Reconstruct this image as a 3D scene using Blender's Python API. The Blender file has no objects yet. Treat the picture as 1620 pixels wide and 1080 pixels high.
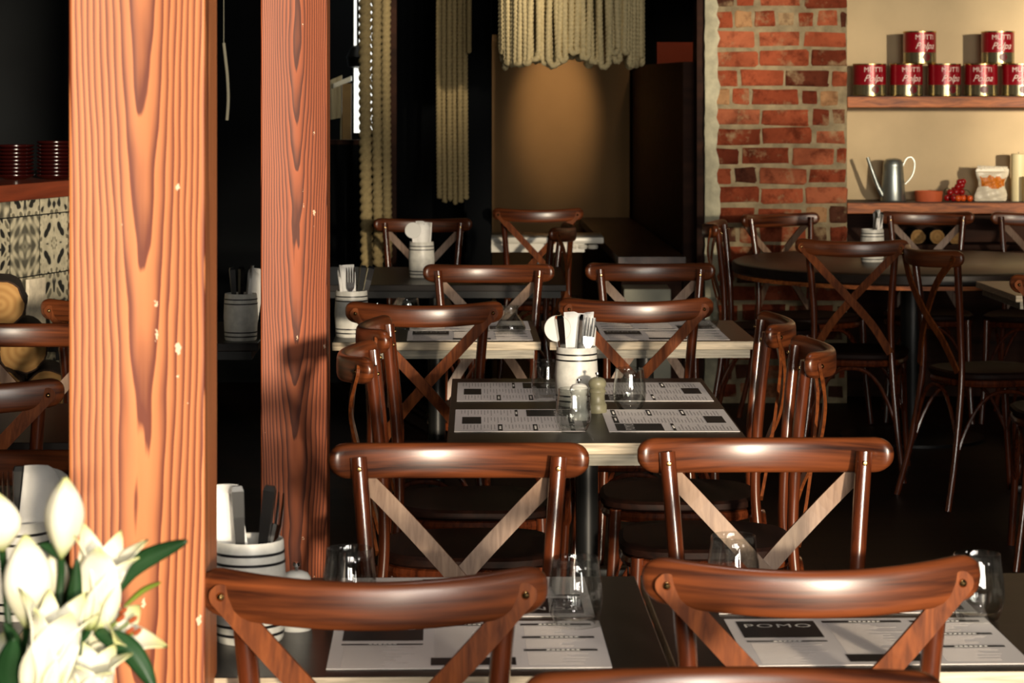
import bpy, bmesh, math, random
from mathutils import Vector, Matrix, Euler

random.seed(11)
SC = bpy.context.scene
COL = SC.collection
PI = math.pi
F, CX, CY, H = 4000.0, 810.0, 128.0, 1.49      # focal length in px, principal point, camera height
TOP = 0.74                                      # table height


def P(px, py, d):
    return Vector(((px - CX) * d / F, d, H - (py - CY) * d / F))


def on_table(px, py, z=TOP):
    d = (H - z) * F / (py - CY)
    return (px - CX) * d / F, d


# ------------------------------------------------------------------ materials
def new_mat(name):
    m = bpy.data.materials.new(name)
    m.use_nodes = True
    nt = m.node_tree
    return m, nt, nt.nodes['Principled BSDF']


def srgb(r, g, b):
    f = lambda c: (c / 255 / 12.92) if c / 255 <= 0.04045 else ((c / 255 + 0.055) / 1.055) ** 2.4
    return (f(r), f(g), f(b), 1)


def N(nt, typ, **kw):
    n = nt.nodes.new(typ)
    for k, v in kw.items():
        if k == 'inp':
            for kk, vv in v.items():
                n.inputs[kk].default_value = vv
        else:
            setattr(n, k, v)
    return n


def L(nt, a, b):
    nt.links.new(a, b)


def ramp(nt, stops, interp='LINEAR'):
    r = N(nt, 'ShaderNodeValToRGB')
    r.color_ramp.interpolation = interp
    e = r.color_ramp.elements
    while len(e) < len(stops):
        e.new(0.5)
    for i, (p, c) in enumerate(stops):
        e[i].position = p
        e[i].color = c
    return r


def math_n(nt, op, a, b=None, c=None):
    n = N(nt, 'ShaderNodeMath', operation=op)
    for i, v in enumerate((a, b, c)):
        if v is None:
            continue
        if isinstance(v, (int, float)):
            n.inputs[i].default_value = v
        else:
            L(nt, v, n.inputs[i])
    return n.outputs[0]


def plain(name, col, rough=0.5, metal=0.0, spec=0.5, coat=0.0, var=0.0, scale=20.0, bump=0.0, emit=None, es=0.0):
    m, nt, b = new_mat(name)
    b.inputs['Base Color'].default_value = col
    b.inputs['Roughness'].default_value = rough
    b.inputs['Metallic'].default_value = metal
    b.inputs['Specular IOR Level'].default_value = spec
    b.inputs['Coat Weight'].default_value = coat
    b.inputs['Coat Roughness'].default_value = 0.12
    if var or bump:
        tc = N(nt, 'ShaderNodeTexCoord')
        no = N(nt, 'ShaderNodeTexNoise', inp={'Scale': scale, 'Detail': 5.0})
        L(nt, tc.outputs['Object'], no.inputs['Vector'])
        if var:
            lo = tuple(c * (1 - var) for c in col[:3]) + (1,)
            hi = tuple(min(1, c * (1 + var)) for c in col[:3]) + (1,)
            r = ramp(nt, [(0.3, lo), (0.7, hi)])
            L(nt, no.outputs['Fac'], r.inputs['Fac'])
            L(nt, r.outputs['Color'], b.inputs['Base Color'])
        if bump:
            bp = N(nt, 'ShaderNodeBump', inp={'Strength': bump, 'Distance': 0.01})
            L(nt, no.outputs['Fac'], bp.inputs['Height'])
            L(nt, bp.outputs['Normal'], b.inputs['Normal'])
    if emit:
        b.inputs['Emission Color'].default_value = emit
        b.inputs['Emission Strength'].default_value = es
    return m


def grain(name, lo, hi, axis='X', stretch=12.0, scale=14.0, rough=0.32, coat=0.4, bump=0.05, mid=0.5, spec=0.5, dist=0.7, crough=0.15, ys=None):
    """varnished wood with streaky grain along one axis of the object"""
    m, nt, b = new_mat(name)
    tc = N(nt, 'ShaderNodeTexCoord')
    oi = N(nt, 'ShaderNodeObjectInfo')
    mp = N(nt, 'ShaderNodeMapping')
    s = [scale] * 3
    s['XYZ'.index(axis)] = scale / stretch
    if ys:
        s[1] = ys
    mp.inputs['Scale'].default_value = s
    ad = N(nt, 'ShaderNodeVectorMath', operation='ADD')
    sc = N(nt, 'ShaderNodeVectorMath', operation='SCALE', inp={'Scale': 37.0})
    cmb = N(nt, 'ShaderNodeCombineXYZ')
    for i in range(3):
        L(nt, oi.outputs['Random'], cmb.inputs[i])
    L(nt, cmb.outputs[0], sc.inputs[0])
    L(nt, tc.outputs['Object'], mp.inputs['Vector'])
    L(nt, mp.outputs[0], ad.inputs[0])
    L(nt, sc.outputs[0], ad.inputs[1])
    no = N(nt, 'ShaderNodeTexNoise', inp={'Scale': 2.2, 'Detail': 4.5, 'Roughness': 0.55, 'Distortion': dist})
    L(nt, ad.outputs[0], no.inputs['Vector'])
    r = ramp(nt, [(mid - 0.2, lo), (mid + 0.2, hi)])
    L(nt, no.outputs['Fac'], r.inputs['Fac'])
    L(nt, r.outputs['Color'], b.inputs['Base Color'])
    b.inputs['Roughness'].default_value = rough
    b.inputs['Specular IOR Level'].default_value = spec
    b.inputs['Coat Weight'].default_value = coat
    b.inputs['Coat Roughness'].default_value = crough
    bp = N(nt, 'ShaderNodeBump', inp={'Strength': bump, 'Distance': 0.004})
    L(nt, no.outputs['Fac'], bp.inputs['Height'])
    L(nt, bp.outputs['Normal'], b.inputs['Normal'])
    return m


def beam_wood(name, early, late, x0, y0, slope, freq, phase, fleck=1.0):
    """softwood post: growth rings cut along the trunk, giving cathedral grain; paint flecks"""
    m, nt, b = new_mat(name)
    tc = N(nt, 'ShaderNodeTexCoord')
    sep = N(nt, 'ShaderNodeSeparateXYZ')
    L(nt, tc.outputs['Object'], sep.inputs[0])
    mp = N(nt, 'ShaderNodeMapping')
    mp.inputs['Scale'].default_value = (10, 10, 2.2)
    mp.inputs['Location'].default_value = (phase, phase * 2, phase)
    L(nt, tc.outputs['Object'], mp.inputs['Vector'])
    no = N(nt, 'ShaderNodeTexNoise', inp={'Scale': 1.0, 'Detail': 3.0, 'Roughness': 0.5})
    L(nt, mp.outputs[0], no.inputs['Vector'])
    n2m = N(nt, 'ShaderNodeMapping')
    n2m.inputs['Scale'].default_value = (60, 60, 3.0)
    L(nt, tc.outputs['Object'], n2m.inputs['Vector'])
    n2 = N(nt, 'ShaderNodeTexNoise', inp={'Scale': 1.5, 'Detail': 4.0})
    L(nt, n2m.outputs[0], n2.inputs['Vector'])
    dx = math_n(nt, 'SUBTRACT', sep.outputs[0], x0)
    zz = math_n(nt, 'MULTIPLY', sep.outputs[2], slope)
    dy = math_n(nt, 'ADD', math_n(nt, 'SUBTRACT', sep.outputs[1], y0), zz)
    rr = math_n(nt, 'SQRT', math_n(nt, 'ADD', math_n(nt, 'MULTIPLY', dx, dx), math_n(nt, 'MULTIPLY', dy, dy)))
    wob = math_n(nt, 'MULTIPLY', math_n(nt, 'SUBTRACT', no.outputs['Fac'], 0.5), 0.022)
    rr = math_n(nt, 'ADD', rr, wob)
    fine = math_n(nt, 'MULTIPLY', math_n(nt, 'SUBTRACT', n2.outputs['Fac'], 0.5), 0.35)
    ph = math_n(nt, 'FRACT', math_n(nt, 'ADD', math_n(nt, 'MULTIPLY', rr, freq), fine))
    mixc = tuple(0.75 * a + 0.25 * c for a, c in zip(early, late))
    mix2 = tuple(0.35 * a + 0.65 * c for a, c in zip(early, late))
    r = ramp(nt, [(0.0, early), (0.36, mixc), (0.62, mix2), (0.82, late), (0.94, late), (1.0, early)])
    L(nt, ph, r.inputs['Fac'])
    # large tone drift
    r2 = ramp(nt, [(0.3, (0.78, 0.74, 0.7, 1)), (0.7, (1, 1, 1, 1))])
    L(nt, no.outputs['Fac'], r2.inputs['Fac'])
    mx = N(nt, 'ShaderNodeMix', data_type='RGBA', blend_type='MULTIPLY')
    mx.inputs['Factor'].default_value = 1.0
    L(nt, r.outputs['Color'], mx.inputs['A'])
    L(nt, r2.outputs['Color'], mx.inputs['B'])
    # flecks of old paint
    vm = N(nt, 'ShaderNodeMapping')
    vm.inputs['Scale'].default_value = (75, 75, 34)
    L(nt, tc.outputs['Object'], vm.inputs['Vector'])
    nj = N(nt, 'ShaderNodeTexNoise', inp={'Scale': 260.0, 'Detail': 3.0})
    L(nt, tc.outputs['Object'], nj.inputs['Vector'])
    vj = N(nt, 'ShaderNodeVectorMath', operation='SCALE', inp={'Scale': 0.5})
    L(nt, nj.outputs['Color'], vj.inputs[0])
    va_ = N(nt, 'ShaderNodeVectorMath', operation='ADD')
    L(nt, vm.outputs[0], va_.inputs[0])
    L(nt, vj.outputs[0], va_.inputs[1])
    vo = N(nt, 'ShaderNodeTexVoronoi', inp={'Scale': 1.0, 'Randomness': 1.0})
    L(nt, va_.outputs[0], vo.inputs['Vector'])
    sepc = N(nt, 'ShaderNodeSeparateColor')
    L(nt, vo.outputs['Color'], sepc.inputs[0])
    sel = math_n(nt, 'GREATER_THAN', sepc.outputs[0], 0.86)
    size = math_n(nt, 'MULTIPLY', math_n(nt, 'POWER', sepc.outputs[1], 2.0), 0.27)
    near = math_n(nt, 'LESS_THAN', vo.outputs['Distance'], size)
    fl = math_n(nt, 'MULTIPLY', math_n(nt, 'MULTIPLY', sel, near), fleck)
    mf = N(nt, 'ShaderNodeMix', data_type='RGBA')
    L(nt, fl, mf.inputs['Factor'])
    L(nt, mx.outputs['Result'], mf.inputs['A'])
    mf.inputs['B'].default_value = srgb(225, 190, 160)
    L(nt, mf.outputs['Result'], b.inputs['Base Color'])
    b.inputs['Roughness'].default_value = 0.5
    b.inputs['Specular IOR Level'].default_value = 0.3
    bp = N(nt, 'ShaderNodeBump', inp={'Strength': 0.15, 'Distance': 0.004})
    L(nt, ph, bp.inputs['Height'])
    L(nt, bp.outputs['Normal'], b.inputs['Normal'])
    return m


M = {}
M['rail'] = grain('mahogany_rail', srgb(44, 18, 9), srgb(128, 66, 33), 'X', 22, 40, rough=0.36, coat=0.5, dist=.25, crough=.26, ys=2.5)
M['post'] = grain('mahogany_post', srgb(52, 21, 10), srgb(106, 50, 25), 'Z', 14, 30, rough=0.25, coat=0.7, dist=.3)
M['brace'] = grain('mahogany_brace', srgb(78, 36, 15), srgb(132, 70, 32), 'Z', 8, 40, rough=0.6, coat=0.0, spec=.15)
M['brace_pale'] = grain('pale_brace_wood', srgb(120, 92, 74), srgb(165, 135, 112), 'Z', 8, 40, rough=0.45, coat=0.15)  # paler tone for the sitter-side faces of the cross braces
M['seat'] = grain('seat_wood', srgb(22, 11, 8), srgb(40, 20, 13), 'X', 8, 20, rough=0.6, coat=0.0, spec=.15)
M['screw'] = plain('brass_screw', srgb(200, 165, 110), 0.25, 1.0)
M['top'] = grain('dark_tabletop', srgb(27, 22, 20), srgb(44, 35, 31), 'X', 10, 14, rough=0.36, coat=0.0, bump=0.01, spec=0.25)
M['edge'] = grain('pale_table_edge', srgb(150, 135, 112), srgb(226, 208, 180), 'X', 16, 60, rough=0.5, coat=0.1)
M['apron'] = grain('grey_table_apron', srgb(110, 105, 94), srgb(170, 162, 145), 'X', 16, 60, rough=0.55, coat=0.0)
M['steel'] = plain('black_steel', srgb(38, 38, 38), 0.35, 0.6)
M['chrome'] = plain('chrome', srgb(205, 205, 205), 0.12, 1.0)
M['knife_black'] = plain('black_handle', srgb(14, 14, 15), 0.3)
M['pot'] = plain('white_enamel', srgb(236, 234, 228), 0.25, 0, 0.5, 0.4)
M['pot_grey'] = plain('whitewashed_wood', srgb(220, 218, 210), 0.4, var=0.12, scale=60)
M['band'] = plain('black_band', srgb(22, 22, 24), 0.35)
M['napkin'] = plain('white_paper_napkin', srgb(244, 242, 238), 0.8, bump=0.3, scale=60)
M['paper'] = plain('menu_paper', srgb(242, 234, 228), 0.6, spec=0.3)
M['ink'] = plain('menu_black_ink', srgb(24, 22, 22), 0.5)
M['text'] = plain('menu_grey_text', srgb(176, 168, 162), 0.6, spec=0.2)
M['white_ink'] = plain('menu_white_letters', srgb(235, 230, 222), 0.6)
M['salt'] = plain('white_ceramic', srgb(238, 236, 228), 0.22)
M['pepper'] = plain('olive_grey_wood', srgb(126, 122, 98), 0.42, var=0.2, scale=50)
M['black_wall'] = plain('black_painted_wall', srgb(15, 17, 19), 0.8, var=0.25, scale=2.0, spec=0.08)
M['cream'] = plain('cream_plaster', srgb(205, 184, 148), 0.9, spec=0.15, var=0.07, scale=5.0, bump=0.25)
M['booth'] = plain('beige_panel', srgb(160, 124, 82), 0.8, spec=0.2, var=0.08, scale=3.0)
M['redwall'] = plain('rust_wall', srgb(150, 62, 36), 0.8, var=0.2, scale=4)
M['brown'] = grain('brown_timber', srgb(40, 24, 17), srgb(70, 42, 29), 'X', 10, 8, rough=0.6, coat=0.0, spec=.1)
M['bench'] = grain('bench_timber', srgb(58, 34, 22), srgb(96, 58, 38), 'Y', 10, 8, rough=0.4, coat=0.1)
M['shelf'] = grain('shelf_timber', srgb(104, 46, 20), srgb(214, 124, 62), 'X', 7, 22, rough=0.55, coat=0.0, bump=0.2)
M['shelf_top'] = plain('shelf_dark_top', srgb(54, 26, 18), 0.6, var=0.3)
M['galv'] = plain('galvanised_metal', srgb(160, 166, 163), 0.36, 0.85, var=0.08, scale=30)
M['terracotta'] = plain('terracotta', srgb(206, 98, 56), 0.75, var=0.1)
M['tomato'] = plain('red_tomato_skin', srgb(150, 22, 24), 0.22)
M['tomato_o'] = plain('orange_tomato_skin', srgb(230, 92, 30), 0.22)
M['stalk'] = plain('dark_green_stalk', srgb(48, 56, 26), 0.6)
M['bag'] = plain('white_film', srgb(232, 222, 200), 0.35)
M['pasta'] = plain('golden_pasta', srgb(206, 116, 26), 0.5, var=0.4, scale=120)
M['wax'] = plain('cream_wax', srgb(240, 226, 180), 0.5)
M['can_red'] = plain('can_red_print', srgb(150, 14, 30), 0.3, 0.2, coat=0.3)
M['can_pale'] = plain('can_pale_print', srgb(150, 140, 110), 0.22, 0.8)
M['can_metal'] = plain('can_gold_rim', srgb(206, 180, 120), 0.25, 1.0)
M['can_dark'] = plain('can_dark_print', srgb(96, 14, 22), 0.35)
M['can_text'] = plain('can_white_lettering', srgb(245, 225, 215), 0.5)
M['rope'] = plain('cream_rope', srgb(214, 196, 150), 0.85, spec=0.1, var=0.15, scale=90)
M['rope_tan'] = plain('tan_rope', srgb(176, 156, 112), 0.9, spec=0.1, var=0.15, scale=90)
M['marble'] = plain('white_marble', srgb(232, 228, 216), 0.3, var=0.06, scale=8)
M['bark'] = plain('log_bark', srgb(52, 34, 24), 0.9, var=0.4, scale=40, bump=0.6)
M['vase'] = plain('grey_stoneware', srgb(120, 122, 120), 0.4)
M['leaf'] = plain('lily_leaf', srgb(30, 62, 32), 0.4, var=0.25, scale=20)
M['leaf_light'] = plain('young_lily_leaf', srgb(120, 140, 50), 0.45)
M['stamen'] = plain('lily_anther', srgb(150, 70, 30), 0.7)
M['plate'] = plain('dark_red_glaze', srgb(40, 9, 8), 0.16, coat=0.4)
M['counter_edge'] = grain('counter_red_timber', srgb(92, 34, 18), srgb(140, 60, 32), 'X', 10, 10, rough=0.4)
M['grout_pale'] = plain('rough_plaster_edge', srgb(206, 200, 172), 0.9, var=0.25, scale=16, bump=0.7)
M['mortar'] = plain('lime_mortar', srgb(158, 142, 112), 0.95, var=0.3, scale=22, bump=0.9)
M['day'] = plain('daylit_street', (0, 0, 0, 1), 0.9, emit=(1.0, 0.96, 0.88, 1), es=2.2)
M['crate'] = grain('pale_plank', srgb(150, 138, 112), srgb(196, 184, 154), 'Z', 10, 20, rough=0.7, coat=0)
M['crate_side'] = plain('tan_post', srgb(140, 112, 70), 0.7, var=0.1)
M['streak'] = plain('pale_streak', srgb(150, 146, 128), 0.7)
M['greybox'] = plain('pale_grey_wood', srgb(178, 176, 158), 0.7, var=0.1, scale=10)


def lily_mat():
    m, nt, b = new_mat('lily_petal')
    tc = N(nt, 'ShaderNodeTexCoord')
    sep = N(nt, 'ShaderNodeSeparateXYZ')
    L(nt, tc.outputs['Generated'], sep.inputs[0])
    r = ramp(nt, [(0.0, srgb(150, 164, 84)), (0.22, srgb(216, 214, 186)), (0.82, srgb(234, 230, 214)), (1.0, srgb(206, 208, 140))])
    L(nt, sep.outputs[2], r.inputs['Fac'])
    L(nt, r.outputs['Color'], b.inputs['Base Color'])
    b.inputs['Roughness'].default_value = 0.5
    b.inputs['Subsurface Weight'].default_value = 0.15
    b.inputs['Subsurface Radius'].default_value = (0.01, 0.01, 0.006)
    return m


M['lily'] = lily_mat()


def glass_mat():
    m, nt, b = new_mat('clear_glass')
    out = nt.nodes['Material Output']
    tr = N(nt, 'ShaderNodeBsdfTransparent')
    tr.inputs[0].default_value = (.93, .94, .93, 1)
    gl = N(nt, 'ShaderNodeBsdfGlossy')
    gl.inputs['Roughness'].default_value = 0.015
    lw = N(nt, 'ShaderNodeLayerWeight', inp={'Blend': 0.5})
    fr = math_n(nt, 'ADD', math_n(nt, 'MULTIPLY', math_n(nt, 'POWER', lw.outputs['Facing'], 3.0), 0.75), 0.11)
    mx = N(nt, 'ShaderNodeMixShader')
    L(nt, fr, mx.inputs[0])
    L(nt, tr.outputs[0], mx.inputs[1])
    L(nt, gl.outputs[0], mx.inputs[2])
    L(nt, mx.outputs[0], out.inputs['Surface'])
    nt.nodes.remove(b)
    return m


M['glass'] = glass_mat()


def floor_mat():
    m, nt, b = new_mat('dark_floorboards')
    tc = N(nt, 'ShaderNodeTexCoord')
    br = N(nt, 'ShaderNodeTexBrick', offset=0.4)
    for k, v in {'Scale': 1.0, 'Mortar Size': 0.004, 'Brick Width': 1.6, 'Row Height': 0.12,
                 'Color1': srgb(34, 22, 17), 'Color2': srgb(48, 31, 23), 'Mortar': srgb(10, 8, 7)}.items():
        br.inputs[k].default_value = v
    L(nt, tc.outputs['Object'], br.inputs['Vector'])
    L(nt, br.outputs['Color'], b.inputs['Base Color'])
    b.inputs['Roughness'].default_value = 0.5
    b.inputs['Specular IOR Level'].default_value = 0.25
    return m


M['floor'] = floor_mat()


def brick_mat():
    m, nt, b = new_mat('weathered_brick')
    at = N(nt, 'ShaderNodeAttribute', attribute_name='brick_tone')
    tc = N(nt, 'ShaderNodeTexCoord')
    r = ramp(nt, [(0.0, srgb(74, 48, 38)), (0.12, srgb(104, 62, 46)), (0.3, srgb(126, 58, 38)), (0.5, srgb(164, 80, 52)),
                  (0.68, srgb(188, 98, 66)), (0.82, srgb(204, 124, 90)), (0.93, srgb(196, 150, 108)), (1.0, srgb(190, 166, 130))])
    L(nt, at.outputs['Fac'], r.inputs['Fac'])
    no = N(nt, 'ShaderNodeTexNoise', inp={'Scale': 14.0, 'Detail': 8.0, 'Roughness': 0.7})
    L(nt, tc.outputs['Object'], no.inputs['Vector'])
    r2 = ramp(nt, [(0.34, (0.42, 0.36, 0.34, 1)), (0.52, (1, 1, 1, 1)), (0.66, (1.0, 1.0, 1.0, 1)), (0.75, (1.25, 1.25, 1.2, 1))])
    L(nt, no.outputs['Fac'], r2.inputs['Fac'])
    mx = N(nt, 'ShaderNodeMix', data_type='RGBA', blend_type='MULTIPLY')
    mx.inputs['Factor'].default_value = 1.0
    L(nt, r.outputs['Color'], mx.inputs['A'])
    L(nt, r2.outputs['Color'], mx.inputs['B'])
    n5 = N(nt, 'ShaderNodeTexNoise', inp={'Scale': 3.2, 'Detail': 5.0, 'Roughness': 0.6})
    L(nt, tc.outputs['Object'], n5.inputs['Vector'])
    r5 = ramp(nt, [(0.36, (0.5, 0.46, 0.44, 1)), (0.56, (0.95, 0.95, 0.93, 1))])
    L(nt, n5.outputs['Fac'], r5.inputs['Fac'])
    m5 = N(nt, 'ShaderNodeMix', data_type='RGBA', blend_type='MULTIPLY')
    m5.inputs['Factor'].default_value = 1.0
    L(nt, mx.outputs['Result'], m5.inputs['A'])
    L(nt, r5.outputs['Color'], m5.inputs['B'])
    mx = m5
    # lime smears
    n3 = N(nt, 'ShaderNodeTexNoise', inp={'Scale': 9.0, 'Detail': 6.0, 'Roughness': 0.65})
    L(nt, tc.outputs['Object'], n3.inputs['Vector'])
    r3 = ramp(nt, [(0.54, (0, 0, 0, 1)), (0.68, (0.75, 0.75, 0.75, 1))])
    L(nt, n3.outputs['Fac'], r3.inputs['Fac'])
    m2 = N(nt, 'ShaderNodeMix', data_type='RGBA')
    L(nt, r3.outputs['Color'], m2.inputs['Factor'])
    L(nt, mx.outputs['Result'], m2.inputs['A'])
    m2.inputs['B'].default_value = srgb(176, 152, 116)
    L(nt, m2.outputs['Result'], b.inputs['Base Color'])
    b.inputs['Roughness'].default_value = 0.9
    b.inputs['Specular IOR Level'].default_value = 0.15
    bp = N(nt, 'ShaderNodeBump', inp={'Strength': 0.6, 'Distance': 0.01})
    L(nt, no.outputs['Fac'], bp.inputs['Height'])
    L(nt, bp.outputs['Normal'], b.inputs['Normal'])
    return m


M['brick'] = brick_mat()


def tile_mat():
    m, nt, b = new_mat('patchwork_tile')
    uv = N(nt, 'ShaderNodeTexCoord')
    at = N(nt, 'ShaderNodeAttribute', attribute_name='tile_id')
    sep = N(nt, 'ShaderNodeSeparateXYZ')
    L(nt, uv.outputs['UV'], sep.inputs[0])
    a = math_n(nt, 'ABSOLUTE', math_n(nt, 'SUBTRACT', sep.outputs[0], 0.5))
    c = math_n(nt, 'ABSOLUTE', math_n(nt, 'SUBTRACT', sep.outputs[1], 0.5))
    mxx = math_n(nt, 'MAXIMUM', a, c)
    mnn = math_n(nt, 'MINIMUM', a, c)
    t = at.outputs['Fac']
    s1 = math_n(nt, 'SINE', math_n(nt, 'ADD', math_n(nt, 'MULTIPLY', mxx, 21.0), math_n(nt, 'MULTIPLY', t, 19.0)))
    s2 = math_n(nt, 'SINE', math_n(nt, 'ADD', math_n(nt, 'MULTIPLY', mnn, 26.0), math_n(nt, 'MULTIPLY', t, 31.0)))
    s3 = math_n(nt, 'SINE', math_n(nt, 'MULTIPLY', math_n(nt, 'ADD', a, c), math_n(nt, 'ADD', math_n(nt, 'MULTIPLY', t, 26.0), 8.0)))
    s = math_n(nt, 'ADD', math_n(nt, 'ADD', s1, s2), math_n(nt, 'MULTIPLY', s3, 0.8))
    fac = math_n(nt, 'ADD', math_n(nt, 'MULTIPLY', s, 0.2), 0.5)
    r1 = ramp(nt, [(0.2, srgb(38, 40, 40)), (0.34, srgb(70, 70, 66)), (0.38, srgb(186, 180, 158)), (0.75, srgb(206, 198, 172)), (0.82, srgb(120, 116, 100))])
    r2 = ramp(nt, [(0.25, srgb(92, 90, 80)), (0.45, srgb(140, 136, 118)), (0.62, srgb(170, 164, 142)), (0.8, srgb(204, 196, 170))])
    L(nt, fac, r1.inputs['Fac'])
    L(nt, fac, r2.inputs['Fac'])
    sel = math_n(nt, 'GREATER_THAN', math_n(nt, 'FRACT', math_n(nt, 'MULTIPLY', t, 7.3)), 0.5)
    mx = N(nt, 'ShaderNodeMix', data_type='RGBA')
    L(nt, sel, mx.inputs['Factor'])
    L(nt, r1.outputs['Color'], mx.inputs['A'])
    L(nt, r2.outputs['Color'], mx.inputs['B'])
    no = N(nt, 'ShaderNodeTexNoise', inp={'Scale': 25.0, 'Detail': 6.0})
    L(nt, uv.outputs['Object'], no.inputs['Vector'])
    r4 = ramp(nt, [(0.35, (0.72, 0.72, 0.7, 1)), (0.65, (1, 1, 1, 1))])
    L(nt, no.outputs['Fac'], r4.inputs['Fac'])
    m4 = N(nt, 'ShaderNodeMix', data_type='RGBA', blend_type='MULTIPLY')
    m4.inputs['Factor'].default_value = 1.0
    L(nt, mx.outputs['Result'], m4.inputs['A'])
    L(nt, r4.outputs['Color'], m4.inputs['B'])
    L(nt, m4.outputs['Result'], b.inputs['Base Color'])
    b.inputs['Roughness'].default_value = 0.45
    return m


M['tile'] = tile_mat()


def log_end_mat():
    m, nt, b = new_mat('log_end_grain')
    tc = N(nt, 'ShaderNodeTexCoord')
    w = N(nt, 'ShaderNodeTexWave', wave_type='RINGS', rings_direction='Y',
          inp={'Scale': 14.0, 'Distortion': 2.5, 'Detail': 2.0})
    L(nt, tc.outputs['Object'], w.inputs['Vector'])
    r = ramp(nt, [(0.0, srgb(170, 126, 72)), (1.0, srgb(188, 146, 88))])
    L(nt, w.outputs['Fac'], r.inputs['Fac'])
    L(nt, r.outputs['Color'], b.inputs['Base Color'])
    b.inputs['Roughness'].default_value = 0.85
    return m


M['log_end'] = log_end_mat()
M['post_front'] = beam_wood('fir_post_orange', srgb(208, 130, 80), srgb(108, 46, 24), 0.006, -.046, 0.022, 150, 1.3)
M['post_rear'] = beam_wood('fir_post_red', srgb(184, 98, 58), srgb(92, 40, 22), 0.006, -.05, 0.026, 190, 4.1)


# ------------------------------------------------------------------ mesh builder
class MB:
    def __init__(self):
        self.bm = bmesh.new()

    def face(self, vs, mi=0):
        try:
            f = self.bm.faces.new(vs)
            f.material_index = mi
            f.smooth = True
            return f
        except ValueError:
            return None

    def box(self, x0, x1, y0, y1, z0, z1, mi=0, bevel=0.0, M4=None, edge_mi=None):
        r = bmesh.ops.create_cube(self.bm, size=1)
        vs = r['verts']
        for v in vs:
            v.co = Vector(((x0 + x1) / 2 + v.co.x * (x1 - x0), (y0 + y1) / 2 + v.co.y * (y1 - y0), (z0 + z1) / 2 + v.co.z * (z1 - z0)))
        fs = set(f for v in vs for f in v.link_faces)
        for f in fs:
            f.material_index = mi
            if edge_mi is not None:
                f.normal_update()
                if abs(f.normal.z) < 0.5:
                    f.material_index = edge_mi
        if bevel:
            es = list(set(e for v in vs for e in v.link_edges))
            rb = bmesh.ops.bevel(self.bm, geom=es, offset=bevel, segments=2, affect='EDGES', profile=0.5)
            vs = list(set(v for f in rb['faces'] for v in f.verts) | set(v for v in vs if v.is_valid))
            for f in rb['faces']:
                if edge_mi is not None:
                    f.normal_update()
                    f.material_index = edge_mi if f.normal.z < 0.6 else mi
                else:
                    f.material_index = mi
        if M4 is not None:
            for v in vs:
                v.co = M4 @ v.co
        return vs

    def tube(self, pts, rad, seg=10, mi=0, cap=True, lobes=0, depth=0.0, twist=0.0):
        pts = [Vector(p) for p in pts]
        n = len(pts)
        rads = rad if isinstance(rad, (list, tuple)) else [rad] * n
        t0 = (pts[1] - pts[0]).normalized()
        up = Vector((0, 0, 1)) if abs(t0.z) < 0.9 else Vector((0, 1, 0))
        nrm = t0.cross(up).normalized()
        rings, s = [], 0.0
        for i, p in enumerate(pts):
            t = (pts[min(i + 1, n - 1)] - pts[max(i - 1, 0)]).normalized()
            nrm = (nrm - t * nrm.dot(t)).normalized()
            bi = t.cross(nrm)
            if i:
                s += (p - pts[i - 1]).length
            ring = []
            for k in range(seg):
                a = 2 * PI * k / seg
                rr = rads[i] * (1 + depth * math.cos(lobes * (a - twist * s))) if lobes else rads[i]
                ring.append(self.bm.verts.new(p + (nrm * math.cos(a) + bi * math.sin(a)) * rr))
            rings.append(ring)
        for i in range(n - 1):
            for k in range(seg):
                self.face((rings[i][k], rings[i][(k + 1) % seg], rings[i + 1][(k + 1) % seg], rings[i + 1][k]), mi)
        if cap:
            self.face(list(reversed(rings[0])), mi)
            self.face(rings[-1], mi)

    def lathe(self, prof, seg=28, c=(0, 0, 0), mi=0, mi_f=None, closed=False):
        c = Vector(c)
        rings = []
        for r, z in prof:
            if r < 1e-6:
                rings.append([self.bm.verts.new(c + Vector((0, 0, z)))])
            else:
                rings.append([self.bm.verts.new(c + Vector((r * math.cos(2 * PI * k / seg), r * math.sin(2 * PI * k / seg), z))) for k in range(seg)])
        pairs = list(zip(rings, rings[1:]))
        if closed:
            pairs.append((rings[-1], rings[0]))
        for i, (a, b) in enumerate(pairs):
            m_ = mi if mi_f is None else mi_f(i)
            for k in range(seg):
                k2 = (k + 1) % seg
                if len(a) == 1 and len(b) == 1:
                    continue
                if len(a) == 1:
                    self.face((a[0], b[k2], b[k]), m_)
                elif len(b) == 1:
                    self.face((a[k], a[k2], b[0]), m_)
                else:
                    self.face((a[k], a[k2], b[k2], b[k]), m_)

    def ribbon(self, secs, mi=0, mi_front=None):
        """secs: (centre, half width vector, half thickness vector)"""
        rings = []
        for c, w, t in secs:
            c, w, t = Vector(c), Vector(w), Vector(t)
            rings.append([self.bm.verts.new(c - w - t), self.bm.verts.new(c + w - t), self.bm.verts.new(c + w + t), self.bm.verts.new(c - w + t)])
        for a, b in zip(rings, rings[1:]):
            for k in range(4):
                k2 = (k + 1) % 4
                f = self.face((a[k], a[k2], b[k2], b[k]), mi if not (k == 2 and mi_front is not None) else mi_front)
                if f:
                    f.smooth = False
        for r, rev in ((rings[0], True), (rings[-1], False)):
            f = self.face(list(reversed(r)) if rev else r, mi)

    def grid(self, fn, nu, nv, mi=0, thick=0.0, mi_f=None):
        """fn(u, v) -> point; closed thin shell when thick"""
        g = [[self.bm.verts.new(fn(i / nu, j / nv)) for j in range(nv + 1)] for i in range(nu + 1)]
        for i in range(nu):
            for j in range(nv):
                m_ = mi if mi_f is None else mi_f((i + .5) / nu, (j + .5) / nv)
                self.face((g[i][j], g[i + 1][j], g[i + 1][j + 1], g[i][j + 1]), m_)
        return g

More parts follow.
